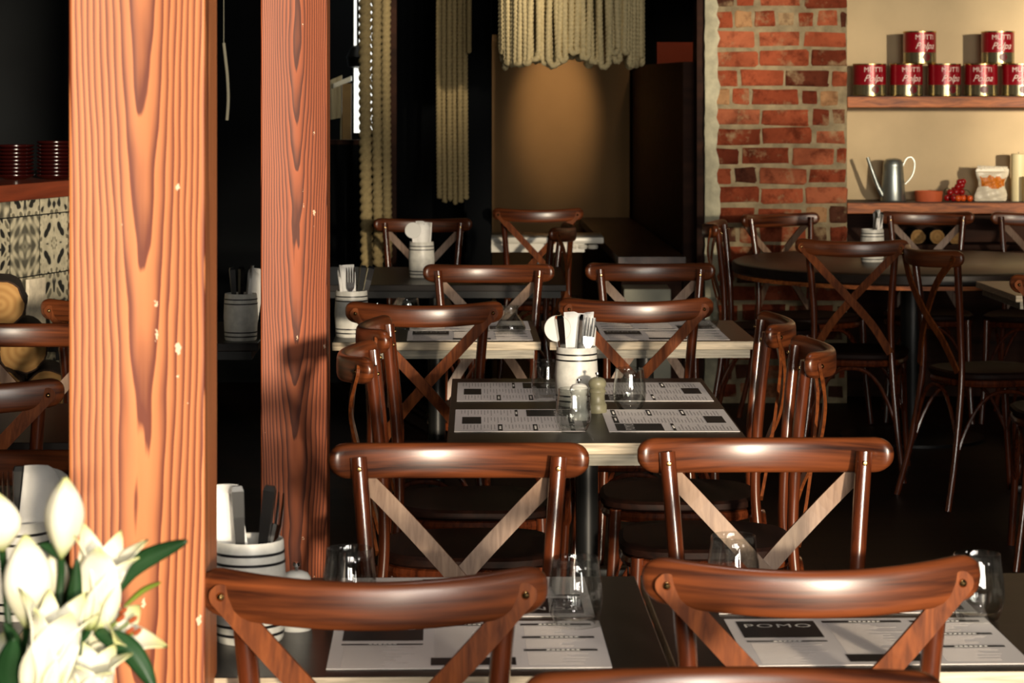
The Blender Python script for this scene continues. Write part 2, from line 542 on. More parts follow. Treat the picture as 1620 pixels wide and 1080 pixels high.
    def build(self, name, mats, parent=None, smooth=True, auto=35, solid=0.0, recalc=True):
        if recalc:
            bmesh.ops.recalc_face_normals(self.bm, faces=self.bm.faces)
        me = bpy.data.meshes.new(name)
        self.bm.to_mesh(me)
        self.bm.free()
        for m in (mats if isinstance(mats, (list, tuple)) else [mats]):
            me.materials.append(m)
        for p in me.polygons:
            p.use_smooth = smooth
        if smooth and auto:
            me.set_sharp_from_angle(angle=math.radians(auto))
        o = bpy.data.objects.new(name, me)
        COL.objects.link(o)
        if parent:
            o.parent = parent
        if solid:
            md = o.modifiers.new('thickness', 'SOLIDIFY')
            md.thickness = solid
            md.offset = 0
        return o


def tag(o, label, cat, group=None, kind=None):
    o['label'] = label
    o['category'] = cat
    if group:
        o['group'] = group
    if kind:
        o['kind'] = kind
    return o


def thing(name, label, cat, loc=(0, 0, 0), rz=0.0, group=None):
    o = bpy.data.objects.new(name, None)
    o.empty_display_size = 0.05
    COL.objects.link(o)
    o.location = loc
    o.rotation_euler = (0, 0, rz)
    return tag(o, label, cat, group)


def struct(o):
    o['kind'] = 'structure'
    return o


def dup(root, loc, rot, label, group=None):
    r = root.copy()
    COL.objects.link(r)
    r.location = loc
    r.rotation_euler = rot if isinstance(rot, (tuple, list, Euler)) else (0, 0, rot)
    r['label'] = label
    if group:
        r['group'] = group
    for ch in list(root.children):
        c = ch.copy()
        COL.objects.link(c)
        c.parent = r
        for g in list(ch.children):
            d = g.copy()
            COL.objects.link(d)
            d.parent = c
    return r


class Maker:
    """first placing moves the model itself, later ones copy it"""
    def __init__(self, root, group):
        self.root, self.used, self.group = root, False, group

    def put(self, loc, rot, label, group=None):
        if not self.used:
            self.used = True
            self.root.location = loc
            self.root.rotation_euler = rot if isinstance(rot, (tuple, list, Euler)) else (0, 0, rot)
            self.root['label'] = label
            if group or self.group:
                self.root['group'] = group or self.group
            return self.root
        return dup(self.root, loc, rot, label, group or self.group)


def bez(pts, n=10):
    """Catmull-Rom through the points"""
    pts = [Vector(p) for p in pts]
    out = []
    for i in range(len(pts) - 1):
        p0, p1, p2, p3 = pts[max(i - 1, 0)], pts[i], pts[i + 1], pts[min(i + 2, len(pts) - 1)]
        for k in range(n):
            t = k / n
            out.append(0.5 * ((2 * p1) + (p2 - p0) * t + (2 * p0 - 5 * p1 + 4 * p2 - p3) * t * t + (3 * p1 - p0 - 3 * p2 + p3) * t ** 3))
    out.append(pts[-1])
    return out


def text_mesh(body, size, font_shear=0.0, spacing=1.0):
    cu = bpy.data.curves.new('lettering', 'FONT')
    cu.body = body
    cu.size = size
    cu.shear = font_shear
    cu.space_character = spacing
    cu.align_x = 'CENTER'
    cu.resolution_u = 3
    ob = bpy.data.objects.new('lettering', cu)
    COL.objects.link(ob)
    dg = bpy.context.evaluated_depsgraph_get()
    me = bpy.data.meshes.new_from_object(ob.evaluated_get(dg))
    bpy.data.objects.remove(ob)
    bpy.data.curves.remove(cu)
    return me


# ------------------------------------------------------------------ the room
def wall(name, boxes, mat):
    b = MB()
    for q in boxes:
        b.box(*q)
    return struct(b.build(name, mat, smooth=False))


wall('floor', [(-4.0, 7.2, -1.7, 16.2, -0.1, 0.0)], M['floor'])
wall('ceiling', [(-4.0, 7.2, -1.7, 16.2, 3.3, 3.4)], M['black_wall'])
wall('wall_left', [(-4.0, -3.8, -1.7, 16.2, 0, 3.3)], M['black_wall'])
wall('wall_right', [(7.0, 7.2, -1.7, 16.2, 0, 3.3)], M['black_wall'])
# street front behind the camera: unseen, openings shaped to steer sun onto single things
FW = [(-4.0, -.9, []), (-.9, 1.10, [(.55, 3.1)]), (1.10, 1.36, [(1.5, 3.1)]), (1.36, 1.85, [(.45, 3.1)]), (1.85, 2.62, [(.45, 1.5)]),
      (2.62, 2.92, [(.45, 1.5), (1.62, 1.95)]), (2.92, 3.12, [(.45, 1.5)]), (3.12, 3.46, [(2.42, 3.1)]), (3.46, 3.75, []), (3.75, 4.15, [(1.55, 2.0)]),
      (4.15, 4.64, []), (4.64, 4.7, [(2.15, 3.1)]), (4.7, 5.02, [(1.5, 1.9), (2.15, 3.1)]), (5.02, 5.3, []), (5.3, 5.62, [(1.85, 3.1)]),
      (5.62, 5.92, []), (5.92, 6.9, [(1.85, 3.1)]), (6.9, 7.2, [])]
fw = []
for xa_, xb_, op in FW:
    z = 0.0
    for lo_, hi_ in op + [(3.3, 3.3)]:
        if lo_ > z:
            fw.append((xa_, xb_, -1.7, -1.5, z, lo_))
        z = hi_
wall('wall_front', fw, M['black_wall'])

# rear walls
BX0 = (1131 - CX) * 11.7 / F
BXL = (1115 - CX) * 11.7 / F
BX1 = (1340 - CX) * 11.7 / F
wy = 12.5
wx0, wx1, wz0, wz1 = (508 - CX) * wy / F, (602 - CX) * wy / F, H - (222 - CY) * wy / F, 2.1
wall('wall_rear_left', [(-3.8, wx0, wy, wy + .15, 0, 3.3), (wx1, -0.10, wy, wy + .15, 0, 3.3),
                        (wx0, wx1, wy, wy + .15, 0, wz0), (wx0, wx1, wy, wy + .15, wz1, 3.3)], M['black_wall'])
wall('wall_rear_alcove', [(-2.0, 1.6, 15.25, 15.4, 0, 3.3)], M['black_wall'])
wall('wall_alcove_left', [(-0.30, -0.16, 12.65, 15.25, 0, 3.3)], M['black_wall'])
wall('wall_niche', [(1.3, 7.0, 12.0, 12.15, 0, 3.3)], M['cream'])
b = MB()
b.box(BX1 + .01, 6.9, 11.955, 11.999, 0.0, 0.86)
struct(b.build('trim_dado', M['brown'], smooth=False))


def brick_wall():
    b = MB()
    lay = b.bm.faces.layers.float.new('brick_tone')
    b.box(BX0 - .002, BX1, 11.704, 12.0, 0, 3.3, mi=1)
    rnd = random.Random(5)
    ch, z, row = 0.0905, 0.02, 0
    while z < 2.4:
        x = BX0 - .012 + (0.0 if row % 2 else -0.1)
        while x < BX1 - .01:
            header = rnd.random() < 0.34
            w = rnd.uniform(.075, .105) if header else rnd.uniform(.19, .225)
            if row % 4 == 3 and rnd.random() < .7:
                w = rnd.uniform(.075, .11)
            a0, a1 = max(x, BX0 - .012), min(x + w, BX1 - .002)
            if a1 - a0 > .025:
                dz = rnd.uniform(-.004, .004)
                vs = b.box(a0, a1, 11.7 + rnd.uniform(-.006, .004), 11.73, z + dz, z + ch - .017 + dz + rnd.uniform(-.004, .003), bevel=.008)
                tone = rnd.choice((.3, .42, .5, .55, .6, .66, .72, .8)) + rnd.uniform(-.07, .07)
                if (a1 - a0) < .12 and rnd.random() < .5:
                    tone = rnd.choice((.02, .08, .15, .93, .98))
                for v in vs:
                    v.co.x += rnd.uniform(-.006, .006)
                    v.co.z += rnd.uniform(-.005, .005)
                for f in set(f for v in vs if v.is_valid for f in v.link_faces):
                    f[lay] = tone
            x += w + rnd.uniform(.011, .018)
        z += ch
        row += 1
    return struct(b.build('wall_brick', [M['brick'], M['mortar']], smooth=False))


brick_wall()
# rough whitened edge of the brick pier
b = MB()
rnd = random.Random(3)
vs = []
z = 0.0
b.grid(lambda u, v: Vector((BXL + (BX0 + .01 - BXL) * u + (rnd.uniform(-.006, .016) if u > .9 else rnd.uniform(-.003, .003)),
                            11.69 + rnd.uniform(-.006, .006), 3.3 * v)), 4, 90)
b.box(BXL, BX0 + .002, 11.698, 12.0, 0, 3.3)
struct(b.build('trim_pier_edge', M['grout_pale'], smooth=True))

# timber side wall of the alcove
b = MB()
b.ribbon([((0.835, 11.9, .79), (0, 0, .79), (.03, .002, 0)), ((0.74, 15.2, .79), (0, 0, .79), (.03, .002, 0))])
b.box(BXL - .035, BXL - .003, 11.72, 11.98, 0, 3.3)
struct(b.build('wall_alcove_right', M['brown'], smooth=False))

# window built where a mirror was read; the street beyond is made up
b = MB()
for q in ((wx0, wx1, wy - .03, wy + .0, wz0 - .02, wz0 + .004), (wx0, wx0 + .03, wy, wy + .05, wz0, wz1), (wx1 - .03, wx1, wy, wy + .05, wz0, wz1),
          (wx0, wx1, wy, wy + .05, wz1 - .03, wz1)):
    b.box(*q)
wn = struct(b.build('window_1', M['brown'], smooth=False))
b = MB()
xa = (560 - CX) * 13.4 / F
b.box(xa, wx1 + .2, 13.4, 13.41, H - (210 - CY) * 13.4 / F, 2.2)
b.build('daylit_street', M['day'], wn, smooth=False)
b = MB()
b.box(wx0 + .02, wx1 - .02, wy + .02, wy + .026, wz0, wz1)
b.build('window_glass', M['glass'], wn, smooth=False)
b = MB()
b.box(wx0 - .6, wx1 + .5, 14.2, 14.25, 0, 3.0)
struct(b.build('wall_courtyard', M['black_wall'], smooth=False))

# ------------------------------------------------------------------ posts
def post(name, x0, x1, d, mat, label, yaw):
    b = MB()
    w = x1 - x0
    b.box(-w / 2, w / 2, -w / 2, w / 2, -1.5, 1.8, bevel=.004)
    o = b.build(name, mat, smooth=False)
    o.location = ((x0 + x1) / 2, d + w / 2, 1.5)
    o.rotation_euler = (0, 0, math.radians(yaw))
    tag(o, label, 'post')
    return o


post('timber_post', (106 - CX) * 3.05 / F, (321 - CX) * 3.05 / F, 3.05, M['post_front'],
     'wide orange timber post standing behind the white lilies, bold grain on its face', 1.5)
post('timber_post', (411 - CX) * 6.2 / F, (516 - CX) * 6.2 / F, 6.2, M['post_rear'],
     'narrower red-brown timber post, second from the left, darker towards its foot', 1.5)
b = MB()
dC = 11.9
b.box((738 - CX) * dC / F, (777 - CX) * dC / F, dC, dC + .14, 0, 3.3, bevel=.004)
tag(b.build('black_post', M['black_wall']), 'slim black post between the tan ropes and the beige booth panel', 'post')


# ------------------------------------------------------------------ cross-back chair
def make_chair():
    t = thing('dining_chair', 'x', 'chair')
    W = 0.21
    yb = lambda x: -0.27 + 0.07 * (x / W) ** 2
    zb = lambda x: 0.857 + 0.010 * (x / W) ** 2
    # top rail
    b = MB()
    n, hh, th = 36, 0.029, 0.0125
    rings = []
    for i in range(n + 1):
        s = -math.cos(PI * i / n)
        x = W * s
        e = W - abs(x)
        hs = hh if e > hh else math.sqrt(max(0, hh * hh - (hh - e) ** 2))
        ts = th if e > .012 else th * math.sqrt(max(0.0, 1 - (1 - e / .012) ** 2))
        hs, ts = max(hs, .0006), max(ts, .0006)
        slope = 2 * 0.07 * x / W ** 2
        nrm = Vector((-slope, 1, 0)).normalized()
        ring = []
        for k in range(16):
            a = 2 * PI * k / 16
            ca, sa = math.cos(a), math.sin(a)
            pw = 0.62
            u = math.copysign(abs(ca) ** pw, ca) * ts
            v = math.copysign(abs(sa) ** pw, sa) * hs
            ring.append(b.bm.verts.new(Vector((x, yb(x), zb(x) + v)) + nrm * u))
        rings.append(ring)
    for r1, r2 in zip(rings, rings[1:]):
        for k in range(16):
            b.face((r1[k], r1[(k + 1) % 16], r2[(k + 1) % 16], r2[k]))
    b.face(rings[0]); b.face(list(reversed(rings[-1])))
    b.build('top_rail', M['rail'], t, auto=60)
    for s in (-1, 1):
        b = MB()
        b.tube(bez([(s * .195, -.255, 0), (s * .168, -.21, .2), (s * .147, -.177, .44), (s * .143, -.178, .6), (s * .150, -.187, .72), (s * .163, -.203, .872)], 8),
               [.0115] * 8 + [.0125] * 16 + [.0135] * 17, 12)
        lg = b.build('leg', M['post'], t, auto=60)
        b = MB()
        b.lathe([(0, .003), (.003, .0025), (.0045, 0), (.0045, -.002)], 10)
        sc = b.build('screw', M['screw'], lg)
        sc.location = (s * .161, -.187, .855)
        sc.rotation_euler = (-PI / 2, 0, 0)
        b = MB()
        b.tube(bez([(s * .168, .165, .445), (s * .172, .175, .25), (s * .185, .20, 0)], 6), [.0145] * 7 + [.012] * 6, 12)
        b.build('leg', M['post'], t, auto=60)
    # cross braces: bent strips fixed behind the rail ends, crossing low
    for s in (-1, 1):
        path = bez([(s * .183, yb(.183) - .0145, .862), (s * .10, -.249, .775), (0, -.238 + .005 * s, .668), (-s * .08, -.213, .572), (-s * .142, -.190, .47)], 8)
        secs = []
        m_ = len(path)
        for i, p in enumerate(path):
            tt = (path[min(i + 1, m_ - 1)] - path[max(i - 1, 0)]).normalized()
            nn = Vector((0, -1, 0))
            nn = (nn - tt * nn.dot(tt)).normalized()
            ww = tt.cross(nn) * .0145
            secs.append((p, ww, -nn * .0035))
        # rounded upper end
        p0, w0, t0 = secs[0]
        d0 = (path[0] - path[1]).normalized()
        cap = []
        for q in (.95, .8, .6, .3):
            cap.append((p0 + d0 * .0145 * q, w0 * math.sqrt(1 - q * q), t0))
        b = MB()
        b.ribbon(cap + secs, 0, 1)
        br = b.build('cross_brace', [M['brace'], M['brace_pale']], t, smooth=False)
        b = MB()
        b.lathe([(0, .004), (.003, .0034), (.0052, .001), (.0055, -.001)], 12)
        sc = b.build('screw', M['screw'], br)
        sc.location = (s * .183, yb(.183) - .0185, .862)
        sc.rotation_euler = (PI / 2, 0, -s * .5)
    # seat
    b = MB()
    def outline(a, k=1.0):
        c_, s_ = math.cos(a), math.sin(a)
        r = 1 / (abs(c_) ** 3.2 + abs(s_) ** 3.2) ** (1 / 3.2)
        y = .01 + .195 * s_ * r * k
        w = .178 + .03 * (y + .18) / .4
        return Vector((w * c_ * r * k, y, 0))
    n = 40
    prof = [(0.0, .458), (.5, .459), (.8, .462), (.95, .466), (1.0, .460), (1.0, .447), (.96, .441), (0, .441)]
    rings = []
    for k, z in prof:
        if k == 0:
            rings.append([b.bm.verts.new((0, .01, z))])
        else:
            rings.append([b.bm.verts.new(outline(2 * PI * i / n, k) + Vector((0, 0, z))) for i in range(n)])
    for r1, r2 in zip(rings, rings[1:]):
        for i in range(n):
            j = (i + 1) % n
            if len(r1) == 1:
                b.face((r1[0], r2[i], r2[j]))
            elif len(r2) == 1:
                b.face((r1[i], r2[0], r1[j]))
            else:
                b.face((r1[i], r2[i], r2[j], r1[j]))
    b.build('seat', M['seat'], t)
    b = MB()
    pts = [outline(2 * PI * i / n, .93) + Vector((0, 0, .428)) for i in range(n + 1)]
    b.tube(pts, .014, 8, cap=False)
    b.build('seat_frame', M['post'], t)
    # bentwood hoops under the seat
    def hoop(p, q, zt=.412):
        p, q = Vector(p), Vector(q)
        out = []
        for i in range(21):
            u = i / 20
            c = p.lerp(q, u)
            c.z = .2 + (zt - .2) * (1 - abs(2 * u - 1) ** 2.6)
            out.append(c)
        bb = MB()
        bb.tube(out, .007, 8)
        bb.build('stretcher', M['post'], t)
    hoop((-.165, -.20, .2), (.165, -.20, .2))
    hoop((-.172, .178, .2), (.172, .178, .2))
    for s in (-1, 1):
        hoop((s * .166, -.20, .2), (s * .173, .178, .2), .40)
    return t


chair_model = make_chair()
chair_model.scale = (1, 1, 1.009)
CH = Maker(chair_model, None)


def chair_away(x, d, rz, label, group):       # back towards the camera, d = depth of the rail ends
    r = math.radians(rz)
    off = Matrix.Rotation(r, 3, 'Z') @ Vector((0, .20, 0))
    return CH.put((x + off.x, d + off.y, 0), r, label, group)


def chair_face(x, d, rz, label, group):       # facing the camera
    return chair_away(x, d, 180 + rz, label, group)


G1 = 'cross-back chairs round the nearest tables'
chair_away(-.168, 3.08, 1.5, 'nearest left cross-back chair seen from behind, dark mahogany, in front of the cutlery pot', G1)
chair_away(.372, 3.15, 2.5, 'nearest right cross-back chair seen from behind, brightly lit orange-brown wood', G1)
chair_face(-.086, 4.10, 1.0, 'cross-back chair facing the camera on the left behind the near table, beside the red-brown post', G1)
chair_face(.418, 4.16, 1.0, 'sunlit cross-back chair facing the camera on the right, behind the near table', G1)
chair_face(.22, 2.505, 1.0, 'closest chair, only its top rail showing at the bottom edge of the picture', G1)
G2 = 'side chairs at the middle table'
chair_away(.645, 5.68, 88, 'glossy orange chair on the right of the middle table, nearer of the two seen end-on', G2)
chair_away(.625, 6.30, 87, 'cross-back chair on the right of the middle table, farther of the two seen end-on', G2)
chair_away(-.305, 5.58, -88, 'dark cross-back chair on the left of the middle table, nearer of the two seen end-on', G2)
chair_away(-.30, 6.18, -88, 'dark cross-back chair on the left of the middle table, farther of the two seen end-on', G2)
G3 = 'chairs round the table beyond the middle one'
chair_away(-.235, 6.78, 1.5, 'cross-back chair seen from behind just right of the white pot on the third table', G3)
chair_away(.338, 6.90, 1.5, 'cross-back chair seen from behind, right behind the paddle in the middle cutlery pot', G3)
chair_face(-.075, 8.12, 1.0, 'cross-back chair facing the camera on the left across the third table', G3)
chair_face(.448, 8.18, 1.0, 'cross-back chair facing the camera on the right across the third table', G3)
G4 = 'chairs at the back of the room'
chair_face(-.383, 10.85, 0, 'dim cross-back chair facing the camera behind the rear pot, near the tan ropes', G4)
chair_away(.12, 11.75, 0, 'cross-back chair seen from behind at the white marble table', G4)
chair_away(.18, 10.35, 82, 'almost black chair turned sideways in front of the marble table', G4)
G5 = 'chairs round the round table'
chair_away(1.27, 9.45, -12, 'cross-back chair seen from behind in front of the round table', G5)
chair_face(1.20, 11.25, 30, 'dark chair behind the round table against the brick pier', G5)
chair_face(1.87, 11.40, -8, 'dark chair behind the round table under the red dish shelf', G5)
chair_face(2.35, 11.3, -20, 'dark chair behind the round table, cut off by the right edge', G5)
chair_away(.88, 10.60, -100, 'chair seen end-on at the foot of the brick pier, left of the round table', G5)
chair_away(1.50, 8.95, -72, 'dark chair turned sideways between the round table and the pale-edged table at right', G5)
chair_away(1.73, 7.70, -8, 'chair seen from behind at the far right, cut off by the picture edge', G5)
G6 = 'chairs left of the wide post'
chair_away(-1.10, 5.02, 1.5, 'chair left of the wide post seen from behind, rail end with one brass screw', G6)
chair_face(-1.16, 6.15, 1.0, 'chair left of the wide post whose straight rail crosses before the log pile', G6)
chair_face(-.85, 4.02, 0, 'dark chair at far left whose rail shows above the napkin and lilies', G6)
chair_away(-1.066, 6.86, 0, 'black chair end peeking out left of the wide post against the tiles', G6)


# ------------------------------------------------------------------ tables
def make_table(w, dp, edge='edge', apron='apron'):
    t = thing('cafe_table', 'x', 'table')
    b = MB()
    b.box(-w / 2, w / 2, -dp / 2, dp / 2, TOP - .024, TOP, mi=0, bevel=.002, edge_mi=1)
    b.build('tabletop', [M['top'], M[edge]], t, smooth=False)
    b = MB()
    i = .02
    b.box(-w / 2 + i, w / 2 - i, -dp / 2 + i, dp / 2 - i, TOP - .05, TOP - .024)
    b.build('apron', M[apron], t, smooth=False)
    b = MB()
    b.tube([(0, 0, .03), (0, 0, TOP - .05)], .026, 16)
    b.build('column', M['steel'], t)
    b = MB()
    b.box(-.24, .24, -.03, .03, 0, .03, bevel=.006)
    b.box(-.03, .03, -.2, .2, 0, .029, bevel=.006)
    b.build('base', M['steel'], t)
    return t


T1 = Maker(make_table(.60, .64), None)
TD = Maker(make_table(.60, .64, 'top', 'steel'), None)  # edges coloured dark in place of shade falling on these tables
yaw = math.radians(1.5)
T1.put((-.105, 3.505, 0), yaw, 'near dark-topped table on the left, with the menu behind the left chair back', 'near cafe tables')
T1.put((.503, 3.53, 0), yaw, 'near dark-topped table on the right, with the menu behind the right chair back', 'near cafe tables')
T1.put((-.97, 3.55, 0), yaw, 'near table left of the wide post, mostly hidden behind the white lilies', 'near cafe tables')
T1.put((-.225, 7.585, 0), yaw, 'third dark table, left half, with a white pot at its left end', 'tables of the third row')
T1.put((.400, 7.60, 0), yaw, 'third dark table, right half, with a brightly lit pale front edge', 'tables of the third row')
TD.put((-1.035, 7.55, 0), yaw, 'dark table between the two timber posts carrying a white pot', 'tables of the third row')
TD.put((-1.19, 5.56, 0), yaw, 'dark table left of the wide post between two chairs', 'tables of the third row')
T1.put((2.05, 9.17, math.radians(0) * 0), math.radians(2), 'pale-edged table at the right edge in front of the round table', 'tables of the third row')
T1.put((-.42, 2.06, 0), yaw, 'closest table below the picture, carrying the lily vase', 'near cafe tables')
T2 = Maker(make_table(.63, 1.14), None)
T2.put((.172, 5.81, 0), math.radians(.8), 'long dark-topped middle table with four paper menus', 'long tables')
T3 = Maker(make_table(1.0, .9, 'top', 'steel'), None)  # rear table, its unlit edge put in as dark colour
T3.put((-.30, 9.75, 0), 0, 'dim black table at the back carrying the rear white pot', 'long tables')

# round table
t = thing('round_table', 'big dark round table in front of the brick pier and shelves', 'table', (1.67, 10.55, 0))
b = MB()
b.lathe([(0, .74), (.735, .74), (.75, .732), (.75, .700), (.742, .692), (0, .692)], 72)
b.build('tabletop', M['top'], t)
b = MB()
b.lathe([(.70, .692), (.744, .692), (.744, .676), (.70, .676)], 72, closed=True)
b.build('edge_band', M['shelf'], t)
b = MB()
b.tube([(0, 0, .03), (0, 0, .692)], .05, 18)
b.build('column', M['steel'], t)
b = MB()
b.lathe([(0, 0), (.30, 0), (.30, .012), (.08, .03), (0, .03)], 40)
b.build('base', M['steel'], t)

# marble table
xl, xr = (748 - CX) * 12.1 / F, (955 - CX) * 12.1 / F
t = thing('marble_table', 'white marble table with a moulded edge at the back, before the beige booth panel', 'table', ((xl + xr) / 2, 12.36, 0))
hw = (xr - xl) / 2
b = MB()
b.box(-hw, hw, -.26, .12, .712, .742, bevel=.004)
b.build('tabletop', M['marble'], t)
b = MB()
b.ribbon([((-hw + .03, -.2, .690), (0, .02, 0), (0, 0, .022)), ((hw - .09, -.2, .690), (0, .02, 0), (0, 0, .022))])
for k in range(3):
    b.lathe([(0, -.012), (.022, -.01), (.026, 0), (.022, .01), (0, .012)], 16, (hw - .05 - k * .05, -.21, .694))
b.build('carved_edge', M['marble'], t, smooth=True)
b = MB()
b.tube([(0, 0, .03), (0, 0, .712)], .03, 16)
b.lathe([(0, 0), (.2, 0), (.2, .015), (.05, .03), (0, .03)], 30)
b.build('pedestal', M['steel'], t)

# bench along the timber partition
t = thing('wooden_bench', 'long brown wooden bench top running back along the timber partition', 'bench')
b = MB()
bx = lambda d: .80 - (d - 11.9) * .0288
b.ribbon([((.645, 11.64, .66), (.155, 0, 0), (0, 0, .02)), ((.55, 15.0, .66), (.15, 0, 0), (0, 0, .02))])
b.build('bench_top', M['bench'], t, smooth=False)
b = MB()
b.ribbon([((.645, 11.68, .32), (.14, 0, 0), (0, 0, .32)), ((.55, 14.98, .32), (.13, 0, 0), (0, 0, .32))])
b.build('bench_box', M['brown'], t, smooth=False)
b = MB()
b.box(.50, .71, 11.30, 11.56, 0, .56, bevel=.004)
tag(b.build('storage_box', M['greybox'], smooth=False), 'pale grey wooden box standing at the end of the brown bench', 'box')

# booth panel with cap
t = thing('booth_panel', 'beige booth back panel with a capped top, lit from above', 'panel', (0, 15.05, 0))
b = MB()
x0, x1 = -.13, .70
b.box(x0, x1, 0, .08, 0, 1.72)
b.build('panel', M['booth'], t, smooth=False)
b = MB()
b.box(x0, x1, -.03, .1, 1.72, 1.765, bevel=.004)
b.box(x0, x1, -.015, .08, 1.695, 1.72, bevel=.004)
b.build('cap_moulding', M['booth'], t)
b = MB()
b.box(.86, 1.25, 15.0, 15.1, 1.0, 1.72)
tag(b.build('rust_panel', M['redwall'], smooth=False), 'rust-red panel glimpsed above the timber partition beside the brick pier', 'panel')


# ------------------------------------------------------------------ menus
def make_menu():
    t = thing('paper_menu', 'x', 'menu')
    Wm, Hm = .365, .28
    b = MB()
    z = .0008
    b.box(-Wm / 2, Wm / 2, -Hm / 2, Hm / 2, 0, z)
    zs = (.0012, .0016)
    R = lambda u0, u1, v0, v1, zz, bb, mi: bb.box(-Wm / 2 + u0, -Wm / 2 + u1, -Hm / 2 + v0, -Hm / 2 + v1, zz, zz + .0003, mi)
    z2 = .0011
    for q in ((.014, .122, .160, .262), (.014, .122, .134, .1405), (.133, .243, .250, .262), (.133, .243, .016, .058),
              (.255, .352, .250, .260), (.255, .352, .170, .180), (.255, .352, .094, .104)):
        R(*q, z2, b, 1)
    rnd = random.Random(8)
    def lines(u0, u1, v0, v1):
        v = v1
        while v > v0:
            R(u0, u0 + (u1 - u0) * rnd.uniform(.45, .95), v - .0016, v, .0008, b, 2)
            v -= .0074
    lines(.018, .118, .014, .126)
    lines(.137, .239, .066, .244)
    lines(.259, .348, .016, .088)
    lines(.259, .348, .108, .164)
    lines(.259, .348, .184, .244)
    for (u0, u1, v) in ((.05, .088, .1372), (.17, .21, .256), (.28, .325, .255), (.28, .33, .175), (.285, .325, .099)):
        u = u0
        while u < u1:
            R(u, u + .0045, v - .002, v + .002, .0015, b, 3)
            u += .0065
    b.build('sheet', [M['paper'], M['ink'], M['text'], M['white_ink']], t, smooth=False)
    # white lettering on the black blocks
    me = text_mesh('POMO', .030, 0, 1.15)
    for v in me.vertices:
        v.co = Vector((-Wm / 2 + .068 + v.co.x, -Hm / 2 + .222 + v.co.y, .0016))
    me.materials.clear()
    me.materials.append(M['white_ink'])
    o = bpy.data.objects.new('lettering', me)
    COL.objects.link(o)
    o.parent = t
    return t


MN = Maker(make_menu(), None)
zt = TOP + .0005
gm = 'paper placemat menus'
MN.put((-.058, 3.365, zt), yaw, 'white menu sheet on the near left table, closest to the left chair', gm)
MN.put((-.07, 3.675, zt), PI + yaw, 'white menu sheet on the far side of the near left table', gm)
MN.put((.482, 3.385, zt), yaw * 1.3, 'white menu sheet on the near right table, its black heading block in full view', gm)
MN.put((.470, 3.70, zt), PI + yaw, 'white menu sheet on the far side of the near right table', gm)
MN.put((.014, 5.585, zt), -PI / 2 + .014, 'near left one of the four menus on the middle table', gm)
MN.put((.008, 6.10, zt), -PI / 2 + .014, 'far left one of the four menus on the middle table', gm)
MN.put((.345, 5.585, zt), PI / 2 + .014, 'near right one of the four menus on the middle table', gm)
MN.put((.330, 6.10, zt), PI / 2 + .014, 'far right one of the four menus on the middle table', gm)
MN.put((-.125, 7.445, zt), yaw, 'menu on the third table behind the left chair back, nearer sheet', gm)
MN.put((-.13, 7.745, zt), PI + yaw, 'menu on the third table behind the left chair back, farther sheet', gm)
MN.put((.445, 7.455, zt), yaw, 'menu on the third table right of the paddle, nearer sheet', gm)
MN.put((.44, 7.755, zt), PI + yaw, 'menu on the third table right of the paddle, farther sheet', gm)
MN.put((2.0, 9.04, zt), yaw, 'menu on the pale-edged table at the right edge', gm)


# ------------------------------------------------------------------ pots, cutlery, napkins
def make_pot():
    t = thing('cutlery_pot', 'x', 'pot')
    b = MB()
    b.lathe([(0, 0), (.0440, 0), (.0465, .004), (.0480, .03), (.0500, .068), (.0480, .106), (.0465, .132), (.0455, .135), (.0435, .134),
             (.0430, .128), (.0450, .068), (.0430, .008), (0, .006)], 36)
    b.build('body', M['pot_grey'], t)
    for z, r in ((.012, .0472), (.024, .0479), (.106, .0482), (.119, .0474)):
        b = MB()
        b.lathe([(r - .001, z - .0018), (r + .0006, z - .0018), (r + .0006, z + .0018), (r - .001, z + .0018)], 36, closed=True)
        b.build('band', M['band'], t)
    return t


def make_knife(black):
    t = thing('table_knife', 'x', 'knife')
    b = MB()
    hw_ = .0075 if black else .0085
    b.ribbon([((0, 0, .10), (.004, 0, 0), (0, .0022, 0)), ((0, 0, .112), (hw_ * .8, 0, 0), (0, .004, 0)), ((0, 0, .16), (hw_, 0, 0), (0, .005, 0)),
              ((0, 0, .195), (hw_ * 1.1, 0, 0), (0, .005, 0)), ((0, 0, .202), (hw_ * .8, 0, 0), (0, .003, 0))])
    b.build('handle', M['knife_black'] if black else M['chrome'], t, smooth=False)
    b = MB()
    b.ribbon([((.003, 0, 0), (.002, 0, 0), (0, .0006, 0)), ((.001, 0, .015), (.007, 0, 0), (0, .0007, 0)), ((0, 0, .08), (.0085, 0, 0), (0, .0008, 0)),
              ((0, 0, .104), (.004, 0, 0), (0, .0015, 0))])
    b.build('blade', M['chrome'], t, smooth=False)
    return t


def make_fork():
    t = thing('table_fork', 'x', 'fork')
    b = MB()
    b.ribbon([((0, 0, 0), (.006, 0, 0), (0, .001, 0)), ((0, 0, .02), (.0065, 0, 0), (0, .0014, 0)), ((0, 0, .09), (.003, 0, 0), (0, .0016, 0)),
              ((0, 0, .125), (.003, 0, 0), (0, .0014, 0))])
    b.build('handle', M['chrome'], t, smooth=False)
    b = MB()
    b.ribbon([((0, 0, .122), (.003, 0, 0), (0, .001, 0)), ((0, .002, .134), (.011, 0, 0), (0, .001, 0)), ((0, .004, .150), (.0125, 0, 0), (0, .001, 0))])
    for k in range(4):
        x = -.0106 + k * .0071
        b.ribbon([((x, .004, .149), (.0018, 0, 0), (0, .0009, 0)), ((x, .003, .175), (.0017, 0, 0), (0, .0009, 0)), ((x, .0, .195), (.0008, 0, 0), (0, .0005, 0))])
    b.build('tines', M['chrome'], t, smooth=False)
    return t


